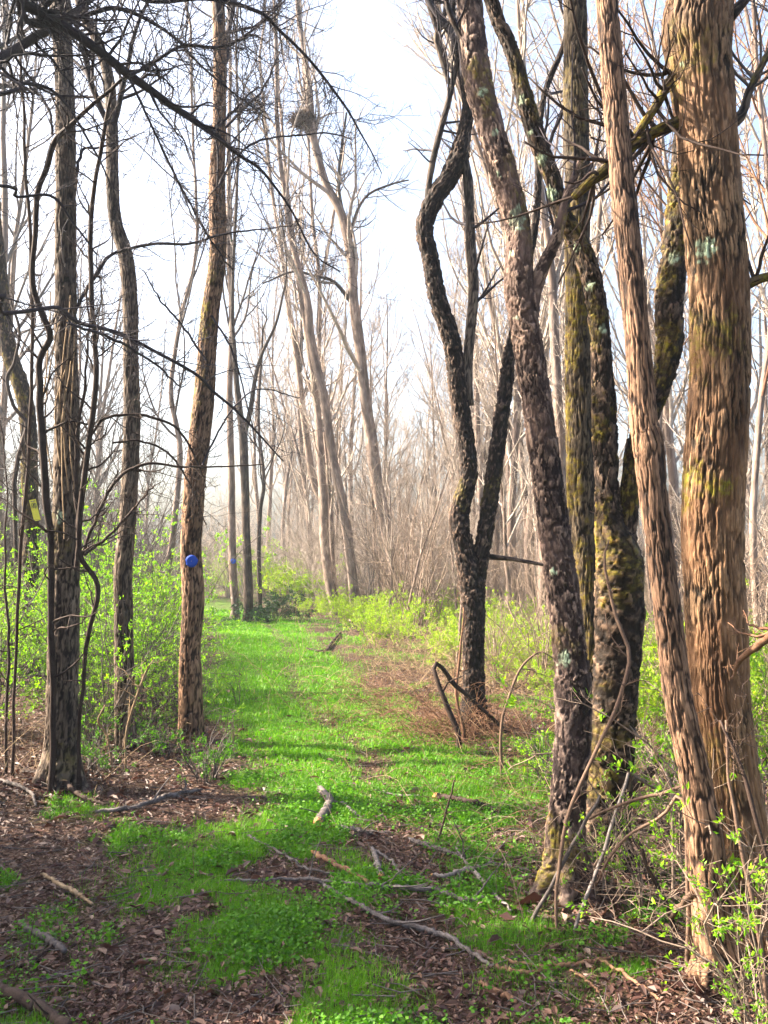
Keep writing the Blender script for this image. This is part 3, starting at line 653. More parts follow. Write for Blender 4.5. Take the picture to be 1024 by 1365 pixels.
# branches on the left trees
TWa = Tubes()
for pts, y0, y1, n in [([(90, 430, 5), (131, 362, 5), (152, 338, 4.5), (207, 325, 4), (255, 324, 3.6), (293, 313, 3), (350, 305, 2), (400, 300, 1.4)], 6.0, 6.6, 30),
                       ([(96, 280, 5), (108, 205, 4), (128, 197, 3.4), (155, 190, 2), (180, 180, 1.4)], 6.0, 6.2, 14),
                       ([(70, 180, 4), (60, 135, 4), (30, 115, 4), (0, 112, 3)], 6.0, 6.2, 18)]:
    P_, r_ = pix_limb(L1r, pts, y0, y1, T_DARK); fuzz(TWa, P_, r_, n, (0.12, 0.45), 4)
TWa.build('twigs', T_DARK, L1r, 'stuff')
TWb = Tubes()
for pts, y0, y1, n in [([(290, 250, 4), (310, 215, 3), (340, 190, 3), (380, 182, 2.4), (440, 178, 2.2), (470, 186, 1.4)], 7.4, 7.6, 30),
                       ([(300, 170, 4), (330, 140, 4), (350, 120, 3), (372, 70, 2)], 7.4, 7.6, 26),
                       ([(270, 620, 3), (300, 560, 2.5), (340, 520, 2), (400, 530, 1.5)], 7.4, 8.0, 14),
                       ([(282, 420, 3), (310, 470, 3), (330, 540, 2), (340, 590, 1.5)], 7.4, 7.7, 14),
                       ([(275, 480, 3.4), (240, 430, 3), (214, 400, 2.4), (190, 360, 1.6)], 7.4, 7.1, 16)]:
    P_, r_ = pix_limb(L3r, pts, y0, y1, T_DARK); fuzz(TWb, P_, r_, n, (0.15, 0.5), 4)
TWb.build('twigs', T_DARK, L3r, 'stuff')

# dark woody vines and saplings round the left trunk
def stem_thing(name, label, cat, pts, Y0, Y1, m, group=None, side=None, sides=7, nt=16, tm=None, K=96, ln=(0.15, 0.5)):
    n = len(pts); p0 = at(pts[0][0], pts[0][1], Y0); g0 = float(ground_h(p0[0], p0[1])); st_ = None
    if 0.03 < p0[2]-g0 < 0.75 and name not in ('hanging_vine', 'root'):
        st_ = (p0[0], p0[1], g0-0.03); p0 = np.array(st_)
    root = empty(name, p0); pix_limb(root, pts, Y0, Y1, m, K=K, sides=sides, name='stem', start=st_)
    if nt:
        rows = np.array([[*at(p[0], p[1], Y0+(Y1-Y0)*k/(n-1)), max(p[2], 1.4)/2/FPX*Y0] for k, p in enumerate(pts)])
        S = catmull(rows, 30); T_ = Tubes(); fuzz(T_, S[:, :3], S[:, 3], nt, ln, 4, 0.05); T_.build('twigs', tm or m, root, 'stuff')
    tag(root, label, cat, group); return root
VG = 'woody vines on the left'
stem_thing('vine', 'thick black vine looping left of the leftmost straight trunk', 'vine', [(70, 960, 8), (68, 860, 9), (69, 743, 9), (65, 691, 10), (57, 588, 10), (52, 485, 9), (66, 450, 9), (58, 420, 9), (46, 385, 8), (46, 330, 7), (50, 258, 8), (62, 225, 8), (74, 186, 8), (105, 155, 6), (140, 125, 5), (172, 98, 4)], 5.8, 5.3, T_VINE, VG, nt=26)
stem_thing('vine', 'dark vine snaking up between the left trunk and the wavy thin one', 'vine', [(107, 960, 5), (117, 850, 6), (131, 782, 7), (107, 739, 7), (108, 680, 8), (115, 622, 8), (127, 519, 8), (126, 450, 7), (124, 413, 7), (121, 310, 7), (127, 241, 6), (134, 200, 6), (143, 150, 5), (152, 110, 4)], 5.9, 5.5, T_VINE, VG, nt=34)
stem_thing('vine', 'thin dark vine running straight up near the left edge of the view', 'vine', [(20, 900, 4), (26, 760, 5), (38, 600, 5), (43, 470, 5), (41, 310, 5), (34, 230, 5), (32, 150, 4), (28, 86, 4), (24, 0, 3)], 6.2, 6.0, T_VINE, VG, nt=26)
stem_thing('vine', 'curled dark vine hooked round the mossy far-left trunk', 'vine', [(22, 760, 5), (20, 640, 6), (30, 590, 6), (36, 565, 6), (18, 540, 5), (10, 505, 5), (20, 480, 4), (26, 440, 4), (14, 400, 3)], 10.3, 10.3, T_VINE, VG, nt=8)
stem_thing('vine', 'dark vine crossing the lower left straight trunk from its right side', 'vine', [(100, 760, 5), (104, 700, 6), (101, 600, 6), (110, 540, 4), (118, 440, 3), (116, 380, 3)], 5.8, 5.8, T_VINE, VG, nt=8)
for k, (pts, lab) in enumerate([
        ([(107, 745, 5), (148, 650, 4.5), (193, 619, 4), (241, 622, 3), (293, 622, 2.4), (350, 619, 1.6)], 'long arching stem bending right towards the marked trunk'),
        ([(112, 740, 4), (155, 705, 4), (185, 670, 3), (207, 646, 2)], 'short straight stem slanting up right of the left trunk'),
        ([(105, 640, 4), (127, 570, 4), (165, 553, 4), (200, 555, 4), (234, 570, 3.4), (258, 605, 3), (275, 650, 2)], 'arched dark stem bowing over between the two left trunks'),
        ([(150, 590, 3), (190, 588, 3), (225, 605, 3), (250, 640, 2.4), (275, 700, 1.6)], 'lower arched stem drooping onto the marked trunk'),
        ([(8, 1000, 4), (12, 860, 4), (6, 740, 3), (10, 650, 2), (0, 560, 2)], 'thin upright sapling at the very left edge')]):
    stem_thing('sapling', lab, 'sapling', pts, 6.3, 6.6, T_VINE, 'thin saplings left of the trail', nt=18)

# thin vines hanging down the left trunk
for k in range(7):
    x0 = 70 + 5*k + rng.uniform(-3, 3); y0 = rng.uniform(380, 520); y1 = y0 + rng.uniform(120, 240)
    pts = [(x0+rng.uniform(-8, 8), y0, 1.6), (x0-6, (y0*2+y1)/3, 2), (x0-10+rng.uniform(-6, 6), (y0+2*y1)/3, 2), (x0-2, y1, 1.6)]
    stem_thing('hanging_vine', 'wispy pale vine hanging down the leftmost straight trunk', 'vine', pts, 5.84, 5.82, T_STRAW, 'pale hanging vines on the left trunk', nt=0, sides=4, K=14)

# ------------------------------------------------------------------ MID DISTANCE TREES (about 20-26 m off)
MG = 'pale trees standing across the bend of the trail'
def far_tree(pts, base, lab, Y=None, forks=(), nb=16, bark=B_PALE, seed=60, m=T_PALE, ext=(4, 0.03), N=12, lens=(1.5, 4.0)):
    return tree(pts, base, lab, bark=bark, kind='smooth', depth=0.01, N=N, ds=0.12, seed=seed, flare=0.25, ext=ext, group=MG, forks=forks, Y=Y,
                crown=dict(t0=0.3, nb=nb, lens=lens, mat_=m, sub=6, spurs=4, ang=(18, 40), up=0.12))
far_tree([(313, 800, 11), (310, 750, 11), (308, 622, 10), (306, 519, 9), (309, 430, 8), (305, 330, 7), (305, 207, 6), (307, 100, 5), (304, 0, 4)], (313, 826), 'slender pale trunk with a small blue marker beyond the trail bend', seed=61, nb=14, m=T_GREY)
far_tree([(331, 800, 13), (330, 750, 12), (328, 691, 11), (325, 600, 12), (322, 567, 10), (315, 500, 8), (310, 430, 6), (312, 330, 5), (318, 200, 4)], (331, 829), 'grey forked trunk just right of the far blue-marked trunk', seed=62, nb=12, m=T_GREY, bark=B_GREY,
         forks=[dict(name='limb', pts=[(325, 580, 8), (334, 546, 7), (341, 502, 6), (350, 470, 5), (368, 430, 4), (380, 380, 3)], N=8, ds=0.15, ext=(2, 0.015))])
far_tree([(346, 790, 7), (345, 740, 6), (347, 680, 6), (352, 640, 5), (345, 560, 4), (350, 450, 3)], (346, 812), 'thin dark sapling behind the low evergreen', seed=63, nb=10, m=T_VINE, bark=B_DARK, ext=(1, 0.01))
far_tree([(447, 810, 14), (438, 765, 13), (433, 725, 13), (431, 657, 13), (426, 588, 11), (420, 520, 9), (408, 440, 8), (395, 350, 6), (384, 260, 5), (376, 170, 4)], (447, 820), 'pale trunk leftmost of three leaning trunks across the bend', seed=64, nb=18)
far_tree([(474, 815, 14), (467, 743, 13), (457, 674, 13), (443, 605, 12), (433, 536, 12), (414, 450, 12), (410, 400, 10), (395, 344, 9), (384, 290, 8), (371, 190, 6), (368, 86, 5), (366, 0, 4)], (474, 828), 'pinkish leaning trunk in the middle of three across the bend', seed=65, nb=18)
far_tree([(538, 815, 11), (522, 743, 15), (512, 690, 16), (502, 639, 17), (494, 580, 17), (488, 536, 15), (478, 450, 15), (471, 396, 14), (467, 338, 13), (454, 282, 13), (433, 241, 11), (417, 179, 11), (412, 120, 10), (405, 69, 8), (398, 17, 7), (392, -60, 6)], (541, 828),
         'tall pale trunk leaning left and holding a leafy nest high up', seed=66, nb=22, forks=[
    dict(name='limb', pts=[(467, 345, 7), (470, 300, 5), (488, 262, 4), (520, 246, 3), (545, 240, 2)], N=6, ds=0.15, bark=B_GREY, twigs=dict(n=20, ln=(0.4, 1.4), mat_=T_GREY)),
    dict(name='limb', pts=[(466, 400, 7), (445, 375, 5), (420, 368, 4), (390, 362, 3), (350, 378, 2)], N=6, ds=0.15, bark=B_GREY, twigs=dict(n=16, ln=(0.4, 1.4), mat_=T_GREY)),
    dict(name='limb', pts=[(462, 310, 6), (452, 250, 5), (455, 200, 4), (462, 150, 3)], N=6, ds=0.15, bark=B_GREY, twigs=dict(n=16, ln=(0.4, 1.6), mat_=T_GREY))])
far_tree([(452, 800, 11), (440, 700, 10), (418, 640, 10), (405, 553, 9), (392, 450, 8), (385, 413, 7), (375, 330, 6), (362, 250, 5), (350, 120, 4)], (455, 817), 'grey leaning trunk set back behind the three pale ones', Y=28, seed=67, nb=16, m=T_GREY)
far_tree([(446, 780, 8), (440, 660, 7), (433, 540, 6), (426, 470, 6), (426, 379, 6), (417, 293, 5), (412, 207, 4), (405, 100, 4)], (448, 812), 'slim straight trunk rising among the leaning pale ones', Y=27, seed=68, nb=16, m=T_GREY,
         forks=[dict(name='limb', pts=[(428, 370, 5), (440, 317, 5), (450, 250, 4), (457, 196, 3)], N=6, ds=0.15, ext=(2, 0.01))])
far_tree([(752, 800, 14), (750, 700, 14), (748, 605, 14), (743, 519, 13), (741, 470, 14), (736, 379, 12), (728, 300, 10), (714, 200, 9), (700, 100, 7), (690, 0, 6)], (753, 850), 'pale trunk showing between the flaky and the olive trunks', Y=14, seed=69, nb=16)
far_tree([(650, 780, 9), (640, 650, 8), (636, 560, 8), (634, 450, 7), (622, 330, 6), (612, 200, 5)], (652, 815), 'slim pale trunk far behind the black twin stems', Y=24, seed=70, nb=14)
far_tree([(905, 800, 9), (892, 700, 8), (880, 560, 7), (905, 430, 7), (898, 300, 6), (880, 160, 5)], (905, 830), 'reddish slim trunk seen behind the right-hand group', Y=15, seed=71, nb=20, m=T_RUST)
far_tree([(1010, 840, 12), (1004, 700, 10), (1012, 560, 9), (1030, 400, 8), (1024, 250, 7), (1010, 100, 6)], (1010, 860), 'brown trunk at the right edge behind the thickest trunk', Y=11, seed=72, nb=26, m=T_RUST)
far_tree([(218, 800, 9), (232, 700, 9), (240, 600, 8), (228, 520, 7), (240, 430, 6), (262, 330, 5), (258, 200, 4)], (218, 830), 'slim pale trunk behind the blue-marked trunk', Y=17, seed=73, nb=16, m=T_GREY)

# squirrel nest high in the pale tree
c = at(404, 158, gpt(541, 828)[1]); rn = empty('squirrel_nest', c)
n_ = 800
d = nrm(rng.normal(size=(n_, 3))); p = c + d*rng.uniform(0.1, 1, (n_, 1))**0.5*np.array([0.36, 0.30, 0.17]) + np.array([0, 0, -0.05])
q1 = p + nrm(rng.normal(size=(n_, 3))*np.array([1, 1, 0.5]))*rng.uniform(0.1, 0.4, (n_, 1))
Tubes().add(np.stack([p, (p+q1)/2 + rng.normal(size=(n_, 3))*0.02, q1], 1), np.full((n_, 3), 0.008), 3).build('twigs', T_BROWN, rn, 'stuff')
tag(rn, 'dark leafy squirrel nest wedged in the top of a pale leaning tree', 'nest')

# ------------------------------------------------------------------ leaf helpers
def leaves(p, d, size, fold=0.25, wid=0.45):
    """diamond leaves with a fold: p centre, d direction (N,3); returns V, tris, count per leaf 4"""
    N = len(p); u = nrm(rng.normal(size=(N, 3))); s = nrm(np.cross(d, u)); n = np.cross(s, d)
    sz = size[:, None]
    a = p; t = p + d*sz; mid = p + d*sz*0.45
    l = mid + s*sz*wid*0.5 + n*sz*fold*0.3; r = mid - s*sz*wid*0.5 + n*sz*fold*0.3
    V = np.stack([a, l, t, r], 1).reshape(-1, 3); i = np.arange(N)[:, None]*4
    T_ = np.concatenate([i + np.array([[0, 2, 1]]), i + np.array([[0, 3, 2]])])
    return V, T_
def leaf_obj(name, V, T_, rnd, m, parent, origin=(0, 0, 0)):
    return link(name, make_mesh(name, V - np.asarray(origin), None, T_, {'rnd': rnd}, smooth=False), m, parent, 'stuff')

# --- prototypes: meshes only, reused by the copies below
def shrub_meshes(h, spread, nst, nsub, nleaf, lsz, seed, droop=0.05, tk=1.0):
    global rng
    keep = rng; rng = np.random.default_rng(seed)
    a = rng.uniform(0, 2*math.pi, nst); lean = rng.uniform(0.1, 1, nst)*spread
    base = np.stack([np.cos(a), np.sin(a), a*0], -1)*0.08*rng.uniform(0.2, 1, (nst, 1))
    K = 8; P = np.zeros((nst, K, 3)); P[:, 0] = base
    cur = nrm(np.stack([np.cos(a)*lean*0.7, np.sin(a)*lean*0.7, np.ones(nst)], -1)); hl = h*rng.uniform(0.6, 1.1, nst)
    for k in range(1, K):
        cur = nrm(cur + 0.14*rng.normal(size=(nst, 3)) + np.array([0, 0, -droop])*k*0.5); P[:, k] = P[:, k-1] + cur*(hl/(K-1))[:, None]
    P[:, 0, 2] -= 0.05
    rr = 0.006*np.linspace(1, 0.35, K)[None]*np.ones((nst, 1))
    rr = rr*tk
    b, rb = spawn(P, rr, nsub, (0.15, 1), (0.25, 0.5), (30, 65), 0.18, 0.03, 6, 0.6, 0.002*tk)
    c, rc = spawn(b, rb, 3 if tk == 1 else 4, (0.15, 1), (0.3, 0.55), (30, 60), 0.18, 0.02, 4, 0.7, 0.0015*tk)
    tb = Tubes().add(P, rr, 4).add(b, rb, 3).add(c, rc, 3); V, Q, A, B = tb.arrays()
    stem = make_mesh('stems', V, Q, B, {'rnd': A})
    lp = None
    if nleaf:
        src = np.concatenate([c.reshape(-1, 3), b[:, 2:].reshape(-1, 3)]); tip = np.concatenate([np.repeat(nrm(c[:, -1]-c[:, 0]), c.shape[1], 0), np.repeat(nrm(b[:, -1]-b[:, 0]), b.shape[1]-2, 0)])
        nodes = rng.integers(0, len(src), max(60, nleaf//5)); k = nodes[rng.integers(0, len(nodes), nleaf)]; p = src[k] + rng.normal(size=(nleaf, 3))*0.007*max(1.0, lsz/0.02)
        d = nrm(tip[k]*0.6 + rng.normal(size=(nleaf, 3))*0.6 + np.array([0, 0, 0.25])); sz = lsz*rng.uniform(0.5, 1.25, nleaf)
        V, T_ = leaves(p, d, sz); lp = make_mesh('leaves', V, None, T_, {'rnd': np.repeat(rng.random(nleaf), 4)}, smooth=False)
    rng = keep
    return stem, lp

VAR = {}
def variant(me, m):
    k = (me.name, m.name)
    if k not in VAR:
        VAR[k] = me if not me.materials else me.copy()
        VAR[k].materials.clear(); VAR[k].materials.append(m)
    return VAR[k]
def place(name, mesh_pairs, mats, loc, rot, sc_, label, cat, group, names=('stems', 'foliage')):
    r = empty(name, loc); r.rotation_euler = (0, 0, rot); r.scale = (sc_,)*3 if np.isscalar(sc_) else sc_
    for nm, me, m in zip(names, mesh_pairs, mats):
        if me is None: continue
        me = variant(me, m)
        if not me.materials: me.materials.append(m)
        o = bpy.data.objects.new(nm, me); C.objects.link(o); o.parent = r; o['kind'] = 'stuff'
    tag(r, label, cat, group); return r

def proto(fn, n, base): return [fn(base+k) for k in range(n)]
shrubA = proto(lambda s: shrub_meshes(1.5, 0.9, 9, 8, 2400, 0.023, s), 4, 100)      # left shrubs, mid green
shrubB = proto(lambda s: shrub_meshes(1.0, 1.0, 10, 7, 2600, 0.036, s), 3, 120)     # far lime shrubs
shrubC = proto(lambda s: shrub_meshes(0.45, 1.2, 12, 4, 520, 0.026, s), 3, 140)     # low green tufts
shrubD = proto(lambda s: shrub_meshes(1.0, 1.1, 8, 9, 950, 0.024, s), 3, 160)       # sparse near the right edge

def onpix(px, Y):  # ground point at horizontal pixel px and depth Y
    x = (px-512)/FPX*Y; return np.array([x, Y, float(ground_h(x, Y))])
ZONES = [(60, 'at the far left edge'), (130, 'behind the leftmost straight trunk'), (215, 'behind the thin wavy trunk'), (300, 'behind the blue-marked trunk'), (400, 'past the end of the trail'),
         (500, 'behind the pale leaning trunks'), (600, 'left of the black twin tree'), (690, 'behind the black twin tree'), (760, 'behind the flaky trunk'), (850, 'behind the forked mossy tree'), (930, 'behind the slim trunk'), (9999, 'by the thickest trunk')]
def scatter(name, protos, mats, spots, label, cat, group, s=(0.8, 1.2), names=('stems', 'foliage')):
    spots = [q_ for q_ in spots if not (12 < 512 + q_[0]/q_[1]*FPX < 84 and q_[1] < 11)]      # the yellow notice stays in view
    dq = np.quantile([q_[1] for q_ in spots], [0.33, 0.67]); base_lab = {'leafy_shrub': 'green leafy shrub', 'low_plant': 'little green bush', 'bare_shrub': 'bare twiggy shrub', 'bare_tree': 'leafless tree'}[name]
    if 'lime' in label: base_lab = 'lime green shrub'
    if 'young' in label: base_lab = 'leafless sapling'
    for k, (x, y) in enumerate(spots):
        z = float(ground_h(x, y)); f = rng.uniform(*s); pxk = 512 + x/y*FPX
        sz_ = ['small', 'middling', 'large'][int(min(2, 3*(f-s[0])/(s[1]-s[0]+1e-6)))]; zn = [z_[1] for z_ in ZONES if pxk < z_[0]][0]
        label = f"{sz_} {base_lab} {zn}, {['nearest row', 'farther back', 'deepest row'][int(y > dq[0]) + int(y > dq[1])]}"
        place(name, protos[k % len(protos)], mats, (x, y, z), rng.uniform(0, 6.28), (f, f, f*rng.uniform(0.85, 1.15)), label, cat, group, names)

def rnd_spots(n, px, Y, avoid=0.0, side=0):
    out = []
    while len(out) < n:
        u, v = rng.uniform(*px), Y[0]*(Y[1]/Y[0])**rng.random()
        x = (u-512)/FPX*v
        d = x - trail_x(v)
        if abs(d) < avoid and v < 34: continue
        if side and np.sign(d) != side: continue
        out.append((x, v))
    return out
scatter('leafy_shrub', shrubA, (T_GREY, G_SHRUB), rnd_spots(20, (-40, 140), (7.2, 12), 1.6, -1) + rnd_spots(18, (100, 262), (8.3, 12), 1.5, -1), 'bright green leafy shrub in the thicket behind the left trunks', 'shrub', 'leafy shrubs in the left thicket', (0.85, 1.45))
scatter('leafy_shrub', shrubA, (T_GREY, G_SHRUB), [(-1.95, 8.4), (-2.15, 7.8), (-1.75, 8.1), (-1.6, 9.6), (-2.7, 6.9), (-3.0, 7.4), (-2.4, 7.3)], 'leafy shrub crowding the foot of the blue-marked trunk', 'shrub', 'leafy shrubs round the blue-marked trunk', (0.45, 0.75))
scatter('leafy_shrub', shrubB, (T_TAN, G_LIME), rnd_spots(46, (-60, 330), (12, 30), 1.9, -1), 'pale lime shrub deep in the wood left of the trail', 'shrub', 'lime shrubs far left of the trail', (0.9, 1.6))
scatter('leafy_shrub', shrubB, (T_TAN, G_LIME), rnd_spots(80, (400, 760), (12.5, 26), 1.7, 1), 'lime green shrub in the sunlit undergrowth right of the trail', 'shrub', 'lime shrubs right of the trail', (0.55, 1.0))
scatter('leafy_shrub', shrubB, (T_TAN, G_LIME), rnd_spots(52, (640, 1080), (6.6, 14), 1.9, 1), 'lime green shrub behind the right-hand group of trunks', 'shrub', 'lime shrubs behind the right trunks', (0.6, 1.15))
scatter('low_plant', shrubC, (T_GREY, G_SHRUB), rnd_spots(26, (560, 1000), (4.8, 8.5), 1.3, 1), 'low green seedling bush among dry stems right of the trail', 'plant', 'low plants right of the trail', (0.5, 1.0))
scatter('low_plant', shrubC, (T_GREY, G_HERB), rnd_spots(20, (80, 330), (6.2, 9), 1.0, -1), 'low green bush at the left edge of the trail', 'plant', 'low plants left of the trail', (0.5, 0.95))
for k, (px, Y_, s_, lab) in enumerate([(1005, 3.0, 0.85, 'sparse leafy shoot in front of the thickest trunk foot'), (1040, 3.5, 1.25, 'tall sparse green shrub at the right edge by the thickest trunk'), (905, 4.6, 1.1, 'sparse green shrub between the slim trunk and the mossy forked tree'),
                                      (1000, 2.75, 0.5, 'small green shoots at the lower right corner'), (850, 3.9, 0.75, 'leafy sprig at the foot of the mossy forked tree'), (1030, 4.6, 1.6, 'tallest sparse green shrub behind the thickest trunk'), (880, 5.2, 1.1, 'sparse shrub far behind the slim trunk'), (790, 4.0, 0.5, 'little sprig between the flaky trunk and the forked tree')]):
    p = onpix(px, Y_); place('leafy_shrub', shrubD[k % 3], (T_TAN, G_SHRUB), p, rng.uniform(0, 6), s_, lab, 'shrub', 'sparse shrubs by the right trunks')

# low evergreen at the end of the trail
ev = shrub_meshes(1.0, 1.3, 26, 9, 5200, 0.06, 200, 0.1)
place('evergreen_shrub', ev, (T_VINE, G_EVER), onpix(362, 22.5), 0.4, (1.15, 1.0, 0.85), 'low dark evergreen bush where the trail bends out of sight', 'shrub', None)

# ------------------------------------------------------------------ bare brush and background trees
def brush_mesh(seed, h=3.6):
    return shrub_meshes(h, 0.5, 15, 6, 0, 0, seed, 0.012, 2.1)
def bare_meshes(seed, h):
    global rng
    keep = rng; rng = np.random.default_rng(seed)
    K = 16; P = np.zeros((1, K, 3)); cur = nrm(np.array([rng.normal()*0.08, rng.normal()*0.06, 1.0]))
    P[0, 0, 2] = -0.15
    for k in range(1, K):
        cur = nrm(cur + rng.normal(size=3)*0.05 + np.array([0, 0, 0.05])); P[0, k] = P[0, k-1] + cur*h/(K-1)
    rr = (0.105*h/14)*np.linspace(1, 0.12, K)[None]
    b, rb = spawn(P, rr, 18, (0.25, 0.98), (0.22, 0.4), (18, 45), 0.12, 0.12, 8, 0.55, 0.008)
    c, rc = spawn(b, rb, 8, (0.15, 1), (0.3, 0.55), (22, 50), 0.14, 0.08, 6, 0.6, 0.005)
    d, rd = spawn(c, rc, 6, (0.15, 1), (0.3, 0.55), (25, 60), 0.16, 0.06, 4, 0.7, 0.0035)
    V, Q, A, B = Tubes().add(P, rr, 10).arrays(); N = len(V)
    # same attributes as the detailed trunks so the bark material works
    th = np.arange(N) % 10*2*math.pi/10; s = (np.arange(N)//10)*h/(K-1)
    bk = np.stack([np.cos(th)*rr[0, 0], np.sin(th)*rr[0, 0], s], -1) + seed
    tr = make_mesh('trunk', V, Q, B, {'rnd': A, 'bk': bk, 'relief': rng.random(N)*0.8, 'moss': np.zeros(N), 'lichen': np.zeros(N)})
    V, Q, A, B = Tubes().add(b, rb, 5).add(c, rc, 3).add(d, rd, 3).arrays()
    cr = make_mesh('crown', V, Q, B, {'rnd': A})
    rng = keep; return tr, cr
brush = [brush_mesh(300+k, 3.2+0.4*k) for k in range(4)]
tallT = [bare_meshes(400+k, 14+k) for k in range(5)]
shortT = [bare_meshes(420+k, 7+k*0.8) for k in range(4)]
scatter('bare_shrub', brush, (T_PALE,), rnd_spots(80, (390, 700), (25, 52), 2.4, 1), 'leafless tan shrub in the sunlit brush beyond the bend', 'shrub', 'leafless tan brush beyond the bend', (0.55, 1.2), ('stems',))
scatter('bare_shrub', brush, (T_PALE,), rnd_spots(40, (200, 440), (34, 55), 0, 0), 'leafless tan shrub where the trail disappears', 'shrub', 'leafless brush at the end of the trail', (0.8, 1.3), ('stems',))
scatter('leafy_shrub', shrubB, (T_TAN, G_LIME), rnd_spots(24, (250, 430), (25, 50), 1.6, 0), 'lime shrub at the far end of the trail', 'shrub', 'lime shrubs at the far end of the trail', (1.2, 2.4))
scatter('bare_shrub', brush, (T_GREY,), rnd_spots(46, (-80, 360), (13, 40), 2.2, -1), 'leafless grey shrub in the wood left of the trail', 'shrub', 'leafless grey brush on the left', (0.7, 1.2), ('stems',))
scatter('bare_shrub', brush[:2], (T_TAN,), rnd_spots(14, (640, 1100), (7, 14), 2.0, 1), 'leafless tan shrub behind the right-hand trunks', 'shrub', 'leafless brush behind the right trunks', (0.45, 0.75), ('stems',))
scatter('bare_shrub', brush, (T_TAN,), rnd_spots(75, (420, 1100), (17, 45), 2.6, 1), 'leafless', 'shrub', 'leafless brown brush on the right', (0.5, 1.1), ('stems',))
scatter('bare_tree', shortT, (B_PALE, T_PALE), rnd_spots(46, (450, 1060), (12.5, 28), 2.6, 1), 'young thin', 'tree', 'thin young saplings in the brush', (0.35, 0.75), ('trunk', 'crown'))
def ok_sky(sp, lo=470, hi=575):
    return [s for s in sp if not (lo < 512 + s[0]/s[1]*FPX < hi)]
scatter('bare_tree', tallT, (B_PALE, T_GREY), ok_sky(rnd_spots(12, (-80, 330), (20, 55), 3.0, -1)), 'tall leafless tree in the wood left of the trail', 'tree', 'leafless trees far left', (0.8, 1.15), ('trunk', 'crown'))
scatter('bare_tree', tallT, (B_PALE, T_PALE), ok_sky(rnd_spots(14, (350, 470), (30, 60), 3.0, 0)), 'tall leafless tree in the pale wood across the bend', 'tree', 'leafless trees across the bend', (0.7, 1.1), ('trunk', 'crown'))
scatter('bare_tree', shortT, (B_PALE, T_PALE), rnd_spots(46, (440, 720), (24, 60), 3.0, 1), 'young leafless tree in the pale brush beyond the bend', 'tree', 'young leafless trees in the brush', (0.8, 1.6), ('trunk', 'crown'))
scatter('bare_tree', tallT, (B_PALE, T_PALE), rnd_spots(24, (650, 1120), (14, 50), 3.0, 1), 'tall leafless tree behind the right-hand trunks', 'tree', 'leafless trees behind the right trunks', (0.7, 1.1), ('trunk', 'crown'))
# crown and trunk children are countable parts, not mass
for o in C.objects:
    if o.name.split('.')[0] == 'trunk' and 'kind' in o: del o['kind']

# multi-stemmed clump in front of the pale trees
place('bare_shrub', brush[1], (T_GREY,), onpix(493, 21.5), 0, (0.75, 0.75, 1.3), 'tight clump of upright brown stems beside the tall pale leaning tree', 'shrub', None, ('stems',))

# far woods that read as one mass
T_ = Tubes(); n_ = 150
ang = rng.uniform(-1.25, 1.25, n_); dist = rng.uniform(62, 120, n_); bx, by = np.sin(ang)*dist, np.cos(ang)*dist
K = 7; P = np.zeros((n_, K, 3)); P[:, 0] = np.stack([bx, by, ground_h(bx, by)], -1); hh = rng.uniform(6, 12, n_)
for k in range(1, K): P[:, k] = P[:, k-1] + np.stack([rng.normal(size=n_)*0.25, rng.normal(size=n_)*0.25, hh/(K-1)], -1)
rr = np.linspace(0.16, 0.03, K)[None]*np.ones((n_, 1))
b, rb = spawn(P, rr, 12, (0.15, 1), (0.2, 0.4), (20, 50), 0.12, 0.1, 5, 0.5, 0.02)
c_, rc = spawn(b, rb, 4, (0.2, 1), (0.3, 0.6), (20, 50), 0.12, 0.1, 3, 0.6, 0.014)
T_.add(P, rr, 4).add(b, rb, 3).add(c_, rc, 3)
tag(T_.build('far_woods', T_TAN, None, 'stuff'), 'hazy mass of leafless woods far beyond the trail', 'woods')

# evergreens outside the view on the left: they throw the shade over the foreground
def cedar(seed, h):
    global rng
    keep = rng; rng = np.random.default_rng(seed)
    P = np.linspace([0, 0, -0.1], [0.05, 0, h], 12)[None]; rr = np.linspace(0.09, 0.01, 12)[None]
    b, rb = spawn(P, rr, 150, (0.08, 1), (0.30, 0.36), (70, 95), 0.08, 0.08, 6, 0.35, 0.006, shrink=0.85)
    c, rc = spawn(b, rb, 7, (0.2, 1), (0.3, 0.5), (35, 60), 0.1, 0.06, 4, 0.6, 0.003)
    V, Q, A, B = Tubes().add(P, rr, 10).arrays(); N = len(V)
    th = np.arange(N) % 10*0.628; bk = np.stack([np.cos(th)*0.09, np.sin(th)*0.09, np.arange(N)//10*h/11], -1)
    tr = make_mesh('trunk', V, Q, B, {'rnd': A, 'bk': bk, 'relief': rng.random(N), 'moss': np.zeros(N), 'lichen': np.zeros(N)})
    src = c.reshape(-1, 3); k = rng.integers(0, len(src), 13000); p = src[k] + rng.normal(size=(13000, 3))*0.05
    V, T_ = leaves(p, nrm(rng.normal(size=(13000, 3)) + np.array([0, 0, 0.6])), rng.uniform(0.05, 0.11, 13000), wid=0.5)
    lv = make_mesh('crown', V, None, T_, {'rnd': np.repeat(rng.random(13000), 4)}, smooth=False)
    rng = keep; return tr, lv
ced = [cedar(500, 4.6), cedar(501, 5.2)]
for k, (x, y, s_) in enumerate([(-5.0, 4.6, 0.9), (-5.9, 5.5, 1.0), (-4.6, 3.2, 0.8), (-7.2, 4.7, 1.1), (-6.3, 3.5, 1.0), (-5.4, 2.0, 0.85), (-7.4, 2.6, 1.05)]):
    place('shade_cedar', ced[k % 2], (B_DARK, G_EVER), (x, y, float(ground_h(x, y))), k*1.3, s_, 'bushy dark green cedar set out of view to shade the foreground', 'tree', 'unseen cedars left of the trail', ('trunk', 'crown'))
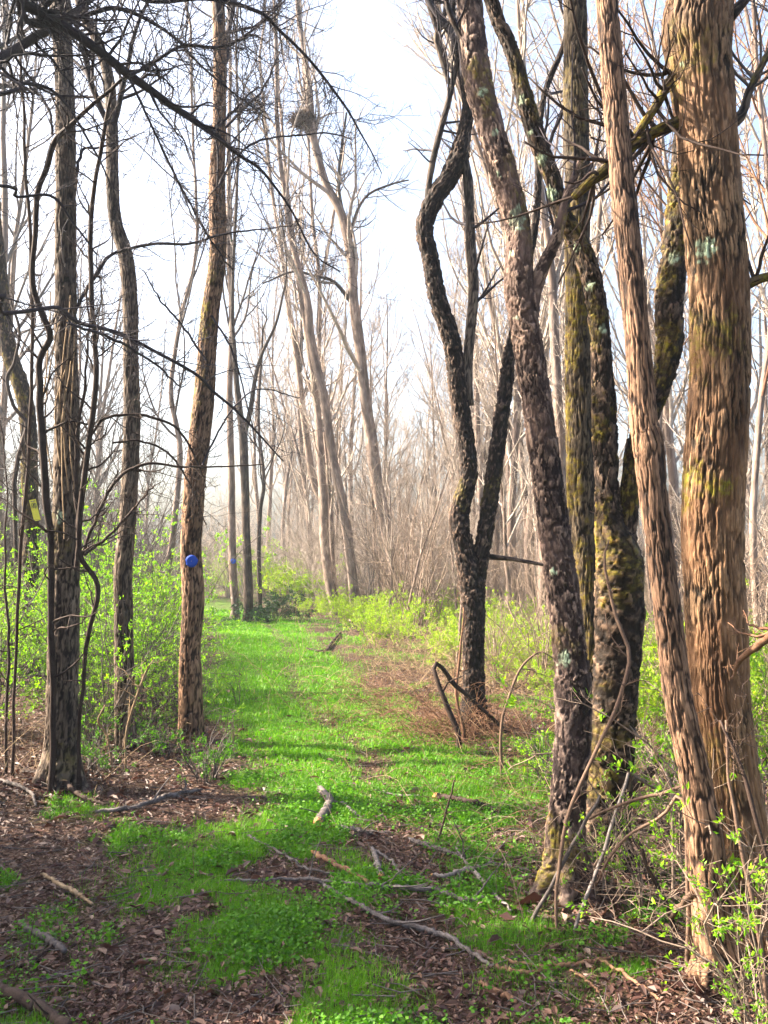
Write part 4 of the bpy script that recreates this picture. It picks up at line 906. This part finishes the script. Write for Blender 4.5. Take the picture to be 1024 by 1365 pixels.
for o in C.objects:
    if o.name.split('.')[0] == 'trunk' and 'kind' in o: del o['kind']

# ------------------------------------------------------------------ grass, herbs, litter
def sample_ground(n, y0, y1, mask, margin=60, power=1.0):
    out = []; tot = 0
    while tot < n:
        m = n*3
        u = rng.uniform(-margin, 1024+margin, m); o_ = rng.random(m) < 0.16; u[o_] = np.where(rng.random(o_.sum()) < 0.5, rng.uniform(-520, -margin, o_.sum()), rng.uniform(1024+margin, 1540, o_.sum())); v = y0*(y1/y0)**(rng.random(m)**power)
        x = (u-512)/FPX*v
        k = rng.random(m) < mask(x, v)
        out.append(np.stack([x[k], v[k]], -1)); tot += k.sum()
    a = np.concatenate(out)[:n]; return a[:, 0], a[:, 1]

def grass_mesh(x, y, hgt, wid, lean):
    n = len(x); z = ground_h(x, y) - 0.005
    a = rng.uniform(0, 2*math.pi, n); f = np.stack([np.cos(a), np.sin(a), a*0], -1); s = np.stack([-np.sin(a), np.cos(a), a*0], -1)
    p = np.stack([x, y, z], -1); h = hgt[:, None]; l = (lean*hgt)[:, None]; wd = wid[:, None]; up = np.array([0, 0, 1.])
    v = [p - s*wd, p + s*wd, p + up*h*0.6 + f*l*0.35 + s*wd*0.75, p + up*h*0.6 + f*l*0.35 - s*wd*0.75, p + up*h*(1-0.25*lean[:, None]) + f*l]
    V = np.stack(v, 1).reshape(-1, 3); i = np.arange(n)[:, None]*5
    return V, i + np.array([[0, 1, 2, 3]]), i + np.array([[3, 2, 4]])

def gm(x, y): return green_mask(x, y)**1.3
n_ = 245000; x, y = sample_ground(n_, 2.6, 27, gm)
tuft = 0.5 + 0.5*fbm(np.stack([x*6, y*6, x*0], -1), 2, 71)
h = (0.025 + 0.055*tuft**1.5)*rng.uniform(0.5, 1.3, n_)*np.interp(y, [3, 12, 27], [0.9, 1.1, 1.3])
V, Q, T3 = grass_mesh(x, y, h, 0.0011*np.interp(y, [3, 10, 27], [1.0, 3.0, 7]), rng.uniform(0.1, 0.9, n_))
rnd = np.clip(0.15 + 0.5*(0.5+0.5*fbm(np.stack([x*1.5, y*1.5, x*0+2], -1), 3, 72)) + rng.normal(size=n_)*0.13, 0, 0.93); rnd[rng.random(n_) < 0.06] = 1
tag(link('grass', make_mesh('grass', V, Q, T3, {'rnd': np.repeat(rnd, 5)}), G_GRASS, None, 'stuff'), 'short bright green grass growing along the trail', 'grass')

# broad-leaved herbs in the near patches
def hm(x, y): return (green_mask(x, y)*sstep(-0.15, 0.3, fbm(np.stack([x*2.2, y*2.2, x*0+8], -1), 3, 81)))
n_ = 3800; x, y = sample_ground(n_, 2.5, 6.5, hm)
LV, LT, LR = [], [], []
m_ = 8; xs = np.repeat(x, m_) + rng.normal(size=n_*m_)*0.022; ys = np.repeat(y, m_) + rng.normal(size=n_*m_)*0.022
z = ground_h(xs, ys) + rng.uniform(0.01, 0.06, n_*m_)
a = rng.uniform(0, 6.28, n_*m_); d = nrm(np.stack([np.cos(a), np.sin(a), rng.uniform(-0.1, 0.5, n_*m_)], -1))
V, T3 = leaves(np.stack([xs, ys, z], -1), d, rng.uniform(0.008, 0.026, n_*m_), wid=0.7)
tag(leaf_obj('herbs', V, T3, np.repeat(np.clip(np.repeat(rng.random(n_), m_)*0.7 + rng.random(n_*m_)*0.3, 0, 1), 4), G_HERB, None), 'small broad-leaved weeds carpeting the near ground', 'weeds')

# dead leaves
def lm(x, y): return np.clip(1.0 - 0.72*green_mask(x, y), 0.02, 1)*np.where(y > 9, 0.4, 1)*np.where(np.abs(x-trail_x(y)) < 1.1, np.interp(y, [5, 8], [1, 0.35]), 1)
n_ = 102000; x, y = sample_ground(n_, 2.5, 14, lm, power=1.1)
a = rng.uniform(0, 6.28, n_); tilt = rng.normal(size=n_)*0.25; sz = (0.010 + rng.exponential(0.012, n_)).clip(0.008, 0.075)*np.interp(y, [3, 12], [0.85, 1.5])
d = np.stack([np.cos(a), np.sin(a), np.sin(tilt)*0.9], -1); s = np.stack([-np.sin(a), np.cos(a), rng.normal(size=n_)*0.35], -1); d = nrm(d); s = nrm(s - (s*d).sum(-1, keepdims=True)*d); nn = np.cross(d, s); nn *= np.sign(nn[:, 2:3])
p = np.stack([x, y, ground_h(x, y) + 0.004 + rng.random(n_)*0.02], -1); S_ = sz[:, None]; w_ = (rng.uniform(0.28, 0.6, n_))[:, None]; cu = rng.uniform(-0.15, 0.4, n_)[:, None]
v = [p - d*S_*0.5, p - d*S_*0.12 + s*S_*w_*0.5 + nn*S_*cu, p + d*S_*0.25 + s*S_*w_*0.42 + nn*S_*cu*1.2, p + d*S_*0.5 + nn*S_*cu*0.6, p + d*S_*0.25 - s*S_*w_*0.42 + nn*S_*cu, p - d*S_*0.12 - s*S_*w_*0.5 + nn*S_*cu*0.8]
V = np.stack(v, 1).reshape(-1, 3); i = np.arange(n_)[:, None]*6
Q = np.concatenate([i + np.array([[0, 3, 2, 1]]), i + np.array([[0, 5, 4, 3]])])
tag(link('leaf_litter', make_mesh('leaf_litter', V, Q, None, {'rnd': np.repeat(rng.beta(1.7, 2.2, n_), 6)}, smooth=False), G_LITTER, None, 'stuff'), 'purple-brown dead leaves covering the forest floor', 'leaf litter')

x0_ = np.concatenate([p_[0] + rng.normal(size=260)*0.24 for p_ in BASE.values()]); y0_ = np.concatenate([p_[1] + rng.normal(size=260)*0.24 for p_ in BASE.values()])
hd = rng.uniform(0, 6.28, len(x0_)); V, T3 = leaves(np.stack([x0_, y0_, ground_h(x0_, y0_) + rng.uniform(0.005, 0.04, len(x0_))], -1), nrm(np.stack([np.cos(hd), np.sin(hd), rng.normal(size=len(hd))*0.4], -1)), 0.02 + rng.exponential(0.016, len(x0_)), wid=0.6, fold=0.6)
tag(leaf_obj('leaf_litter', V, T3, np.repeat(rng.beta(1.6, 2.0, len(x0_)), 4), G_LITTER, None), 'dead leaves banked against the feet of the trunks', 'leaf litter')

# small twigs lying about
n_ = 1700; x, y = sample_ground(n_, 2.6, 12, lambda x, y: np.clip(1.05-green_mask(x, y), 0.1, 1))
a = rng.uniform(0, 6.28, n_); L = rng.gamma(2.5, 0.06, n_)[:, None]; d = np.stack([np.cos(a), np.sin(a), rng.normal(size=n_)*0.08], -1)
p = np.stack([x, y, ground_h(x, y)+0.028], -1); md = p + rng.normal(size=(n_, 3))*np.array([0.02, 0.02, 0.006])
P = np.stack([p-d*L/2, md, p+d*L/2], 1); P[..., 2] = np.maximum(P[..., 2], ground_h(P[..., 0], P[..., 1]) + 0.008)
tag(Tubes().add(P, rng.uniform(0.0010, 0.0028, (n_, 1))*np.ones((1, 3)), 4).build('fallen_twigs', T_GREY, None, 'stuff'), 'small dead twigs strewn over the litter', 'twigs')

# dry reddish stems right of the trail and round the black tree
def dry(cx, cy, sx, sy, n, L, m, nm, lab, r=0.0018, flat=0.5, cat='dry grass'):
    x = cx + rng.normal(size=n)*sx; y = cy + rng.normal(size=n)*sy; a = rng.uniform(0, 6.28, n); el = rng.uniform(0.1, 1.2, n)*flat
    l = rng.uniform(0.4, 1.3, n)*L; K = 6; P = np.zeros((n, K, 3)); P[:, 0] = np.stack([x, y, ground_h(x, y)-0.01], -1)
    cur = nrm(np.stack([np.cos(a)*np.cos(el), np.sin(a)*np.cos(el), np.sin(el)+0.25], -1))
    for k in range(1, K):
        cur = nrm(cur + rng.normal(size=(n, 3))*0.10 + np.array([0, 0, -0.13*k*0.6])); P[:, k] = P[:, k-1] + cur*(l/(K-1))[:, None]
    P[..., 2] = np.maximum(P[..., 2], ground_h(P[..., 0], P[..., 1]) + 0.006)
    tag(Tubes().add(P, r*np.linspace(1, 0.5, K)[None]*np.ones((n, 1)), 3).build(nm, m, None, 'stuff'), lab, cat)
tb = gpt(632, 972)
dry(tb[0]-0.1, tb[1]-0.05, 0.28, 0.22, 560, 0.65, T_RUST, 'dry_grass', 'rusty tangle of dry stems round the foot of the black twin tree', 0.0024, 1.0)
dry(tb[0]-0.85, tb[1]+1.7, 0.45, 1.5, 1300, 0.34, T_RUST, 'dry_grass', 'patch of matted rusty grass at the right edge of the trail', 0.0022, 0.6)
dry(1.4, 6.6, 0.6, 1.3, 1500, 0.34, T_RUST, 'dry_grass', 'matted dry stems between the black tree and the flaky trunk', 0.0018, 0.5)
dry(-0.5, 6.5, 0.9, 2.6, 420, 0.16, T_STRAW, 'dry_grass', 'scattered dead straws lying in the green grass of the trail', 0.0014, 0.7)
dry(0.3, 4.0, 1.2, 0.8, 350, 0.16, T_BROWN, 'dry_grass', 'fine dead stalks strewn among the sticks near the camera', 0.0012, 0.4)
dry(3.2, 8.5, 1.4, 1.8, 1000, 0.8, T_STRAW, 'dry_grass', 'tall straw stems in the brush behind the right trunks', 0.002, 1.2)
dry(1.6, 13.0, 1.3, 2.0, 1500, 0.9, T_STRAW, 'dry_grass', 'straw-coloured stems in the sunny undergrowth past the black tree', 0.003, 1.2)
dry(-2.9, 6.6, 0.6, 0.5, 120, 0.6, T_STRAW, 'dry_grass', 'pale dead stems standing between the left trunks', 0.002, 1.2)
dry(1.75, 3.3, 0.22, 0.35, 150, 0.9, T_TAN, 'dry_grass', 'thin dry stems leaning on the foot of the thickest trunk', 0.002, 1.5)
dry(1.25, 4.6, 0.45, 0.5, 260, 0.5, T_TAN, 'dry_grass', 'tangled tan stems behind the forked mossy tree', 0.0018, 1.2)

# ------------------------------------------------------------------ fallen branches and leaning sticks
def fallen(pts, label, m=T_DEAD, broken=None, cat='branch', lift=0.0, twigs=0, name='fallen_branch', sides=8):
    rows = []
    for k, a in enumerate(pts):
        px, py, wd = a[:3]; l = a[3] if len(a) > 3 else 0.0
        g = gpt(px, py)
        if l: Yd = a[4] if len(a) > 4 else g[1]; g = at(px, py, Yd)
        r = wd/2/FPX*g[1]; r *= 0.95; rows.append([g[0], g[1], g[2] + (0 if l else r*0.8+0.020), r])
    root = empty(name, rows[0][:3])
    K = 12 + 6*len(pts); S = catmull(rows, K); P = S[:, :3] + 0; P[1:-1] += rng.normal(size=(K-2, 3))*0.0035
    rr = S[:, 3]*(1 + 0.14*fbm(np.stack([np.arange(K)*0.5, np.full(K, pts[0][0]*0.7), np.zeros(K)], -1), 2, 9))
    Tubes().add(P, rr, sides).build('stem', m, root)
    if broken is not None:
        for e in broken:
            p = P[e]; d = nrm(P[e] - P[e+1 if e == 0 else e-1]); r = rr[e]
            V = [p + d*0.002]; th = np.arange(9)*2*math.pi/9; n = nrm(np.cross(d, [0.1, 0.2, 1.])); b = np.cross(d, n)
            V = [p - d*r*0.5 + (n*np.cos(t)+b*np.sin(t))*r*1.03 for t in th] + [p + d*r*rng.uniform(0.1, 1.5) + (n*np.cos(t)+b*np.sin(t))*r*0.75 for t in th] + [p + d*r*0.4]
            Qd = [[k, (k+1) % 9, 9+(k+1) % 9, 9+k] for k in range(9)]; Tr = [[9+k, 9+(k+1) % 9, 18] for k in range(9)]
            o = link('broken_end', make_mesh('broken_end', np.array(V)-off(root), Qd, Tr, {'rnd': rng.random(19)}, smooth=False), T_WOOD, root); o['label'] = 'raw orange wood where it snapped'
    if twigs:
        a_, ra = spawn(P[None], rr[None], twigs, (0.2, 1), (0.06, 0.3), (30, 70), 0.15, 0.05, 5, 0.5, 0.0015, absolute=True)
        Tubes().add(a_, ra, 4).build('twigs', m, root, 'stuff')
    tag(root, label, cat, 'fallen branches on the ground'); return root
fallen([(427, 1060, 10), (439, 1076, 12), (434, 1090, 12), (424, 1106, 13)], 'thick short grey log with a snapped end lying in the grass', m=T_GREY, broken=(-1,), cat='log', twigs=3, name='fallen_log')
fallen([(436, 1074, 4), (456, 1077, 4.5), (470, 1087, 4), (482, 1096, 3)], 'thin curved grey stick just right of the short log')
fallen([(453, 1109, 6), (474, 1113, 6), (496, 1118, 5)], 'short grey stick below the short log', twigs=3)
fallen([(419, 1145, 8), (442, 1157, 7), (465, 1169, 7), (491, 1183, 5)], 'barkless orange-brown stick pointing down to the long crossing branch', m=T_RUST, broken=(0,))
fallen([(496, 1137, 5), (503, 1157, 8), (508, 1177, 9)], 'stubby split grey stick with an orange broken foot', broken=(-1,))
fallen([(500, 1140, 4), (524, 1157, 4), (537, 1180, 3)], 'slim grey stick beside the stubby split one')
fallen([(300, 1180, 3), (340, 1181, 4), (380, 1178, 4), (424, 1181, 5), (483, 1188, 6), (532, 1192, 7), (585, 1195, 7), (620, 1208, 7), (652, 1203, 6)], 'long thin grey branch lying right across the trail', twigs=14)
fallen([(431, 1187, 5), (465, 1207, 6.5), (497, 1226, 7), (526, 1239, 8), (567, 1248, 8), (603, 1261, 7), (638, 1286, 6), (662, 1298, 4)], 'long pale branch slanting down below the crossing branch', twigs=8)
fallen([(544, 1125, 6), (570, 1135, 7), (603, 1145, 6), (618, 1152, 4)], 'grey stick with pale bark right of the trail centre', twigs=3)
fallen([(610, 1130, 3), (612, 1145, 5), (635, 1172, 6), (661, 1201, 5), (682, 1221, 3)], 'pale forked stick slanting down towards the flaky trunk', twigs=6)
fallen([(576, 1174, 5), (594, 1175, 6), (626, 1167, 7), (661, 1160, 5), (705, 1166, 3)], 'dark stick with an orange broken tip pointing right', broken=(0,), twigs=4)
fallen([(582, 1068, 8), (600, 1071, 8), (620, 1075, 8), (645, 1080, 7), (663, 1089, 6)], 'brown straight stick lying farther up the right side of the trail', m=T_VINE, broken=(0,))
fallen([(127, 1088, 5), (160, 1086, 7), (186, 1081, 7), (220, 1069, 7), (250, 1062, 5), (272, 1056, 3)], 'pale grey branch on the litter right of the left trunk', twigs=6)
fallen([(31, 1243, 7), (55, 1257, 10), (86, 1277, 8)], 'short thick mossy stick at the lower left', m=T_GREY)
fallen([(55, 1171, 4), (80, 1187, 6), (100, 1198, 6), (123, 1213, 4)], 'tan peeled stick in the leaves at the lower left', m=T_STRAW)
fallen([(-10, 1046, 6), (14, 1050, 6), (40, 1062, 5), (48, 1080, 3)], 'pale bent stick beside the foot of the left trunk')
fallen([(-10, 1330, 16), (22, 1342, 17), (60, 1362, 16), (90, 1385, 15)], 'thick brown rotten branch in the lower left corner', m=T_VINE, twigs=3)
fallen([(674, 1288, 4), (700, 1294, 5), (726, 1297, 6), (765, 1294, 6), (801, 1288, 5), (824, 1280, 3)], 'long reddish stick curving below the flaky trunk', m=T_RUST)
fallen([(800, 1288, 4), (840, 1312, 5), (882, 1344, 4)], 'reddish stick running down to the lower right', m=T_RUST)
fallen([(760, 1302, 3), (782, 1316, 4), (800, 1332, 3)], 'short rusty stick between two longer ones', m=T_RUST)
fallen([(660, 1298, 5), (700, 1306, 6), (745, 1300, 4)], 'rusty stick carrying on from the long pale branch', m=T_RUST)
fallen([(640, 1320, 5), (662, 1332, 7), (690, 1345, 6)], 'short reddish bark strip near the bottom edge', m=T_RUST)
fallen([(409, 867, 3), (433, 871, 4), (442, 860, 4), (454, 845, 3)], 'dark branch lying far up the trail on its right side', m=T_VINE, twigs=8)
fallen([(20, 1300, 4), (50, 1285, 5), (78, 1262, 4)], 'dark stick crossing the short thick one at lower left', m=T_VINE, twigs=4)
fallen([(85, 1050, 8), (112, 1070, 6), (145, 1078, 3)], 'root-like dark stick at the foot of the left trunk', m=T_VINE)
fallen([(500, 1058, 2.5), (530, 1065, 3), (560, 1066, 2)], 'thin twig across the bare rut', m=T_DEAD)
fallen([(330, 1120, 3), (370, 1140, 3.5), (410, 1165, 3), (450, 1172, 3)], 'thin grey twig slanting into the stick pile', m=T_DEAD, twigs=6)

def standing(pts, label, Y0, Y1, m, name='leaning_stick', cat='stick', nt=0, ln=(0.1, 0.3), g='leaning sticks and stems by the right trunks'):
    return stem_thing(name, label, cat, pts, Y0, Y1, m, g, nt=nt, sides=6, K=26, ln=ln)
standing([(742, 1190, 4), (745, 1170, 5), (757, 1088, 5), (795, 1000, 5), (818, 955, 5), (832, 915, 5), (840, 880, 5.5), (836, 858, 5), (826, 836, 5), (818, 812, 4.5), (812, 785, 4), (805, 745, 3.5), (812, 720, 2)], 'brown vine winding up across the mossy forked tree', 3.72, 3.95, T_BROWN, 'vine', 'vine', 6)
standing([(700, 1250, 6), (730, 1190, 5), (770, 1110, 5), (800, 1060, 4)], 'grey stick propped on the foot of the flaky trunk', 3.8, 3.7, T_GREY)
standing([(768, 1236, 5), (786, 1185, 5), (805, 1136, 5), (820, 1085, 5), (838, 1030, 4)], 'straight pale grey stick leaning against the forked tree', 3.7, 3.9, T_DEAD)
standing([(915, 1066, 6), (885, 1060, 5), (846, 1069, 5), (812, 1080, 4), (786, 1092, 3)], 'tan stem arching left from the slim trunk', 3.25, 3.6, T_BROWN, 'stem', 'stem', 3)
standing([(912, 1072, 5), (880, 1090, 4.5), (839, 1115, 4), (812, 1145, 4), (795, 1180, 3)], 'tan stem drooping below the arching one', 3.25, 3.6, T_BROWN, 'stem', 'stem', 3)
standing([(900, 1266, 6), (891, 1215, 7), (876, 1180, 6), (860, 1146, 5), (850, 1120, 3)], 'short dark sapling stub between the slim trunk and the forked tree', 3.5, 3.5, T_VINE, 'sapling', 'sapling', 3)
standing([(925, 1190, 8), (905, 1210, 8), (893, 1225, 6)], 'stout brown root curving off the slim trunk', 3.2, 3.4, T_BROWN, 'root', 'root')
standing([(895, 1090, 4), (893, 1050, 5), (880, 1020, 3), (850, 980, 3), (800, 930, 2)], 'thin stem bent across behind the slim trunk', 3.9, 4.4, T_TAN, 'stem', 'stem', 6)
standing([(835, 1075, 13), (848, 1050, 13), (866, 1030, 12), (884, 1008, 11)], 'thick brown broken log leaning behind the trunks', 5.0, 5.0, T_VINE, 'leaning_stick')
standing([(1040, 835, 12), (1024, 846, 12), (1006, 862, 10), (991, 876, 8), (975, 905, 4)], 'stout orange-brown branch poking in at the right edge', 3.0, 3.2, T_RUST, 'sapling', 'branch', 4)
standing([(1024, 1330, 5), (1012, 1250, 6), (1000, 1180, 6), (985, 1100, 5), (975, 1040, 4), (968, 960, 3)], 'tall thin stem rising in front of the thickest trunk', 2.95, 3.05, T_BROWN, 'stem', 'stem', 6)
standing([(1030, 1180, 4), (1000, 1070, 6), (980, 1000, 4), (960, 960, 3)], 'dark green-leaved shoot slanting over the thickest trunk', 2.9, 3.0, T_VINE, 'stem', 'stem', 8)
standing([(668, 965, 4), (676, 935, 4), (690, 900, 3.5), (708, 876, 3), (724, 868, 2), (738, 878, 1.4)], 'dead stem arching between the black and the flaky trees', 6.4, 6.4, T_BROWN, 'stem', 'stem', 4)
standing([(579, 1134, 3), (585, 1115, 3), (591, 1096, 3), (600, 1060, 2.4), (606, 1040, 2)], 'thin dark seedling standing up in the rut', 4.95, 4.95, T_VINE, 'sapling', 'sapling', 3, (0.03, 0.1), 'thin saplings in the trail')
standing([(246, 1061, 3), (246, 1050, 3), (247, 1040, 2)], 'stubby twig standing up from the pale branch', 5.9, 5.9, T_DEAD, 'leaning_stick', 'stick', 0, g=None)
# bent dead branch by the black tree
standing([(612, 978, 7), (605, 962, 8), (593, 934, 7), (583, 908, 6), (578, 891, 6), (580, 884, 6), (586, 886, 6), (594, 896, 6), (604, 911, 7), (622, 926, 6), (646, 948, 5), (668, 968, 5), (688, 990, 3)],
         'sharply bent dark dead branch folded over beside the black twin tree', 7.3, 7.6, T_VINE, 'dead_branch', 'branch', 5, (0.1, 0.35), None)
standing([(618, 975, 5), (608, 930, 4), (611, 890, 4), (616, 850, 3), (618, 810, 2)], 'thin reddish stem rising left of the black trunk', 7.5, 7.8, T_RUST, 'stem', 'stem', 6, g=None)
standing([(168, 985, 3), (178, 940, 4), (190, 905, 3), (205, 880, 2)], 'pale dead stems fanning out before the wavy trunk', 6.6, 6.6, T_STRAW, 'stem', 'stem', 10, g=None)
standing([(148, 1005, 3), (140, 975, 3.5), (132, 960, 3), (140, 940, 2)], 'kinked whitish dead stem left of the wavy trunk', 6.4, 6.4, T_STRAW, 'stem', 'stem', 3, g=None)
standing([(311, 1008, 2), (312, 975, 2.2), (310, 948, 2)], 'single pale straw standing at the edge of the trail', 7.0, 7.0, T_STRAW, 'stem', 'stem', 0, g=None)

# ------------------------------------------------------------------ markers and sign
def plain(name, col, rough=0.5):
    m, n, out = mat(name); tc = n.nodes.new('ShaderNodeTexCoord').outputs['Object']
    k = noise(n, tc, 40, 4); pbsdf(n, out, mix(n, k, tuple(c*0.8 for c in col), tuple(min(1, c*1.15) for c in col)), rough, 0.4); return m
M_BLUE = plain('blue_plastic', (0.008, 0.07, 0.50), 0.6); M_YEL = plain('yellow_sign', (0.75, 0.68, 0.08)); M_INK = plain('black_ink', (0.03, 0.03, 0.03)); M_NAIL = plain('nail_metal', (0.3, 0.3, 0.3))
def marker(px, py, Yt, r_px, label, trunk_r):
    c = at(px, py, Yt - trunk_r - 0.006); r = r_px/FPX*c[1]; root = empty('trail_marker', c)
    V = []; N = 24
    for yy_, s_ in ((0.002, 0.98), (0.001, 1.0), (-0.001, 0.98), (-0.0012, 0.55)):
        V += [[math.cos(t)*r*s_*(1+0.05*math.sin(5*t+1)+0.03*math.sin(9*t)), yy_, math.sin(t)*r*s_] for t in np.arange(N)*2*math.pi/N]
    V += [[0, 0.002, 0], [0, -0.0012, 0]]
    Q = [[a*N+k, a*N+(k+1) % N, (a+1)*N+(k+1) % N, (a+1)*N+k] for a in range(3) for k in range(N)]
    T_ = [[3*N+k, 3*N+(k+1) % N, 4*N+1] for k in range(N)] + [[(k+1) % N, k, 4*N] for k in range(N)]
    link('disc', make_mesh('disc', V, Q, T_), M_BLUE, root)
    Tubes().add(np.array([[0, 0.03, 0.0], [0, -0.002, 0], [0, -0.004, 0]]), np.array([0.0015, 0.0015, 0.0035]), 8).build('nail', M_NAIL, root, origin=(0, 0, 0))
    tag(root, label, 'trail marker', 'blue trail markers')
k = np.argmin(np.abs(L3P[:, 2] - at(255, 748, L3P[0, 1])[2])); marker(255.5, 748, L3P[k, 1], 8.2, 'round blue marker nailed to the leaning brown trunk nearby', L3R[k])
Yf = gpt(313, 826)[1]; marker(311, 748, Yf, 3.6, 'tiny blue marker on the far slender pale trunk', 0.11)
Ys = 11.0 - 0.17; c = at(46.5, 680, Ys); root = empty('notice_sign', c); px_ = Ys/FPX
def quad_sheet(w_, h_, y0, t, skew=0.0):
    return [[-w_, y0, -h_], [w_, y0, -h_], [w_+skew, y0, h_], [-w_+skew, y0, h_], [-w_, y0+t, -h_], [w_, y0+t, -h_], [w_+skew, y0+t, h_], [-w_+skew, y0+t, h_]]
BQ = [[0, 1, 2, 3], [5, 4, 7, 6], [4, 0, 3, 7], [1, 5, 6, 2], [3, 2, 6, 7], [4, 5, 1, 0]]
link('sheet', make_mesh('sheet', quad_sheet(4.2*px_, 14.5*px_, 0, 0.004), BQ, smooth=False), M_YEL, root)
st = Tubes()
for xs_, zs_ in [([-3, -2.6, -1.2], [3, 10, 3]), ([-0.6, -0.2, 0.2], [10, 3, 9]), ([1.0, 1.6, 1.2], [10, 6, 2]), ([2.2, 3.2, 2.6], [9, 7, 3]), ([-2.8, 0, 2.8], [12.3, 12.0, 12.2])]:
    st.add(np.stack([np.array(xs_)*px_, np.full(3, -0.003), np.array(zs_)*px_], -1), np.full(3, 0.0035), 4)
st.build('lettering', M_INK, root, origin=(0, 0, 0))
Tubes().add(np.array([[0, 0.06, 12*px_], [0, -0.004, 12*px_], [0, -0.007, 12*px_]]), np.array([0.003, 0.003, 0.006]), 8).build('nail', M_NAIL, root, origin=(0, 0, 0))
root.rotation_euler = (0, R(-14), R(12)); tag(root, 'tilted yellow notice nailed to the mossy trunk at far left', 'sign')

# ------------------------------------------------------------------ air
if HAZE > 0:
    V = [[x_, y_, z_] for x_ in (-135, 135) for y_ in (-25, 135) for z_ in (-3.0, 24.0)]
    BH = [[0, 1, 3, 2], [4, 6, 7, 5], [0, 4, 5, 1], [2, 3, 7, 6], [0, 2, 6, 4], [1, 5, 7, 3]]
    m, n, out = mat('haze_air'); pv = n.nodes.new('ShaderNodeVolumePrincipled')
    pv.inputs['Color'].default_value = (0.74, 0.86, 1.0, 1); pv.inputs['Density'].default_value = HAZE; pv.inputs['Anisotropy'].default_value = 0.35
    n.links.new(pv.outputs[0], out.inputs['Volume'])
    m.volume_intersection_method if hasattr(m, 'volume_intersection_method') else None
    tag(link('haze', make_mesh('haze', V, BH, smooth=False), m, None, 'stuff'), 'thin bright haze filling the wood', 'haze')

# ------------------------------------------------------------------ labels: tell apart what still shares one, by its place in its row
by = {}
for o in C.objects:
    if o.parent is None and 'label' in o and 'category' in o: by.setdefault(o['label'], []).append(o)
NUM = ['leftmost', 'second', 'third', 'fourth', 'fifth', 'sixth', 'seventh', 'eighth', 'ninth', 'tenth', 'eleventh', 'twelfth']
for lab, os_ in by.items():
    if len(os_) < 2: continue
    os_.sort(key=lambda o: o.location.x/max(o.location.y, 0.5))
    for k, o in enumerate(os_):
        o['label'] = f"{lab}, {'leftmost' if k == 0 else 'rightmost' if k == len(os_)-1 else NUM[min(k, 11)] + ' from left'}"
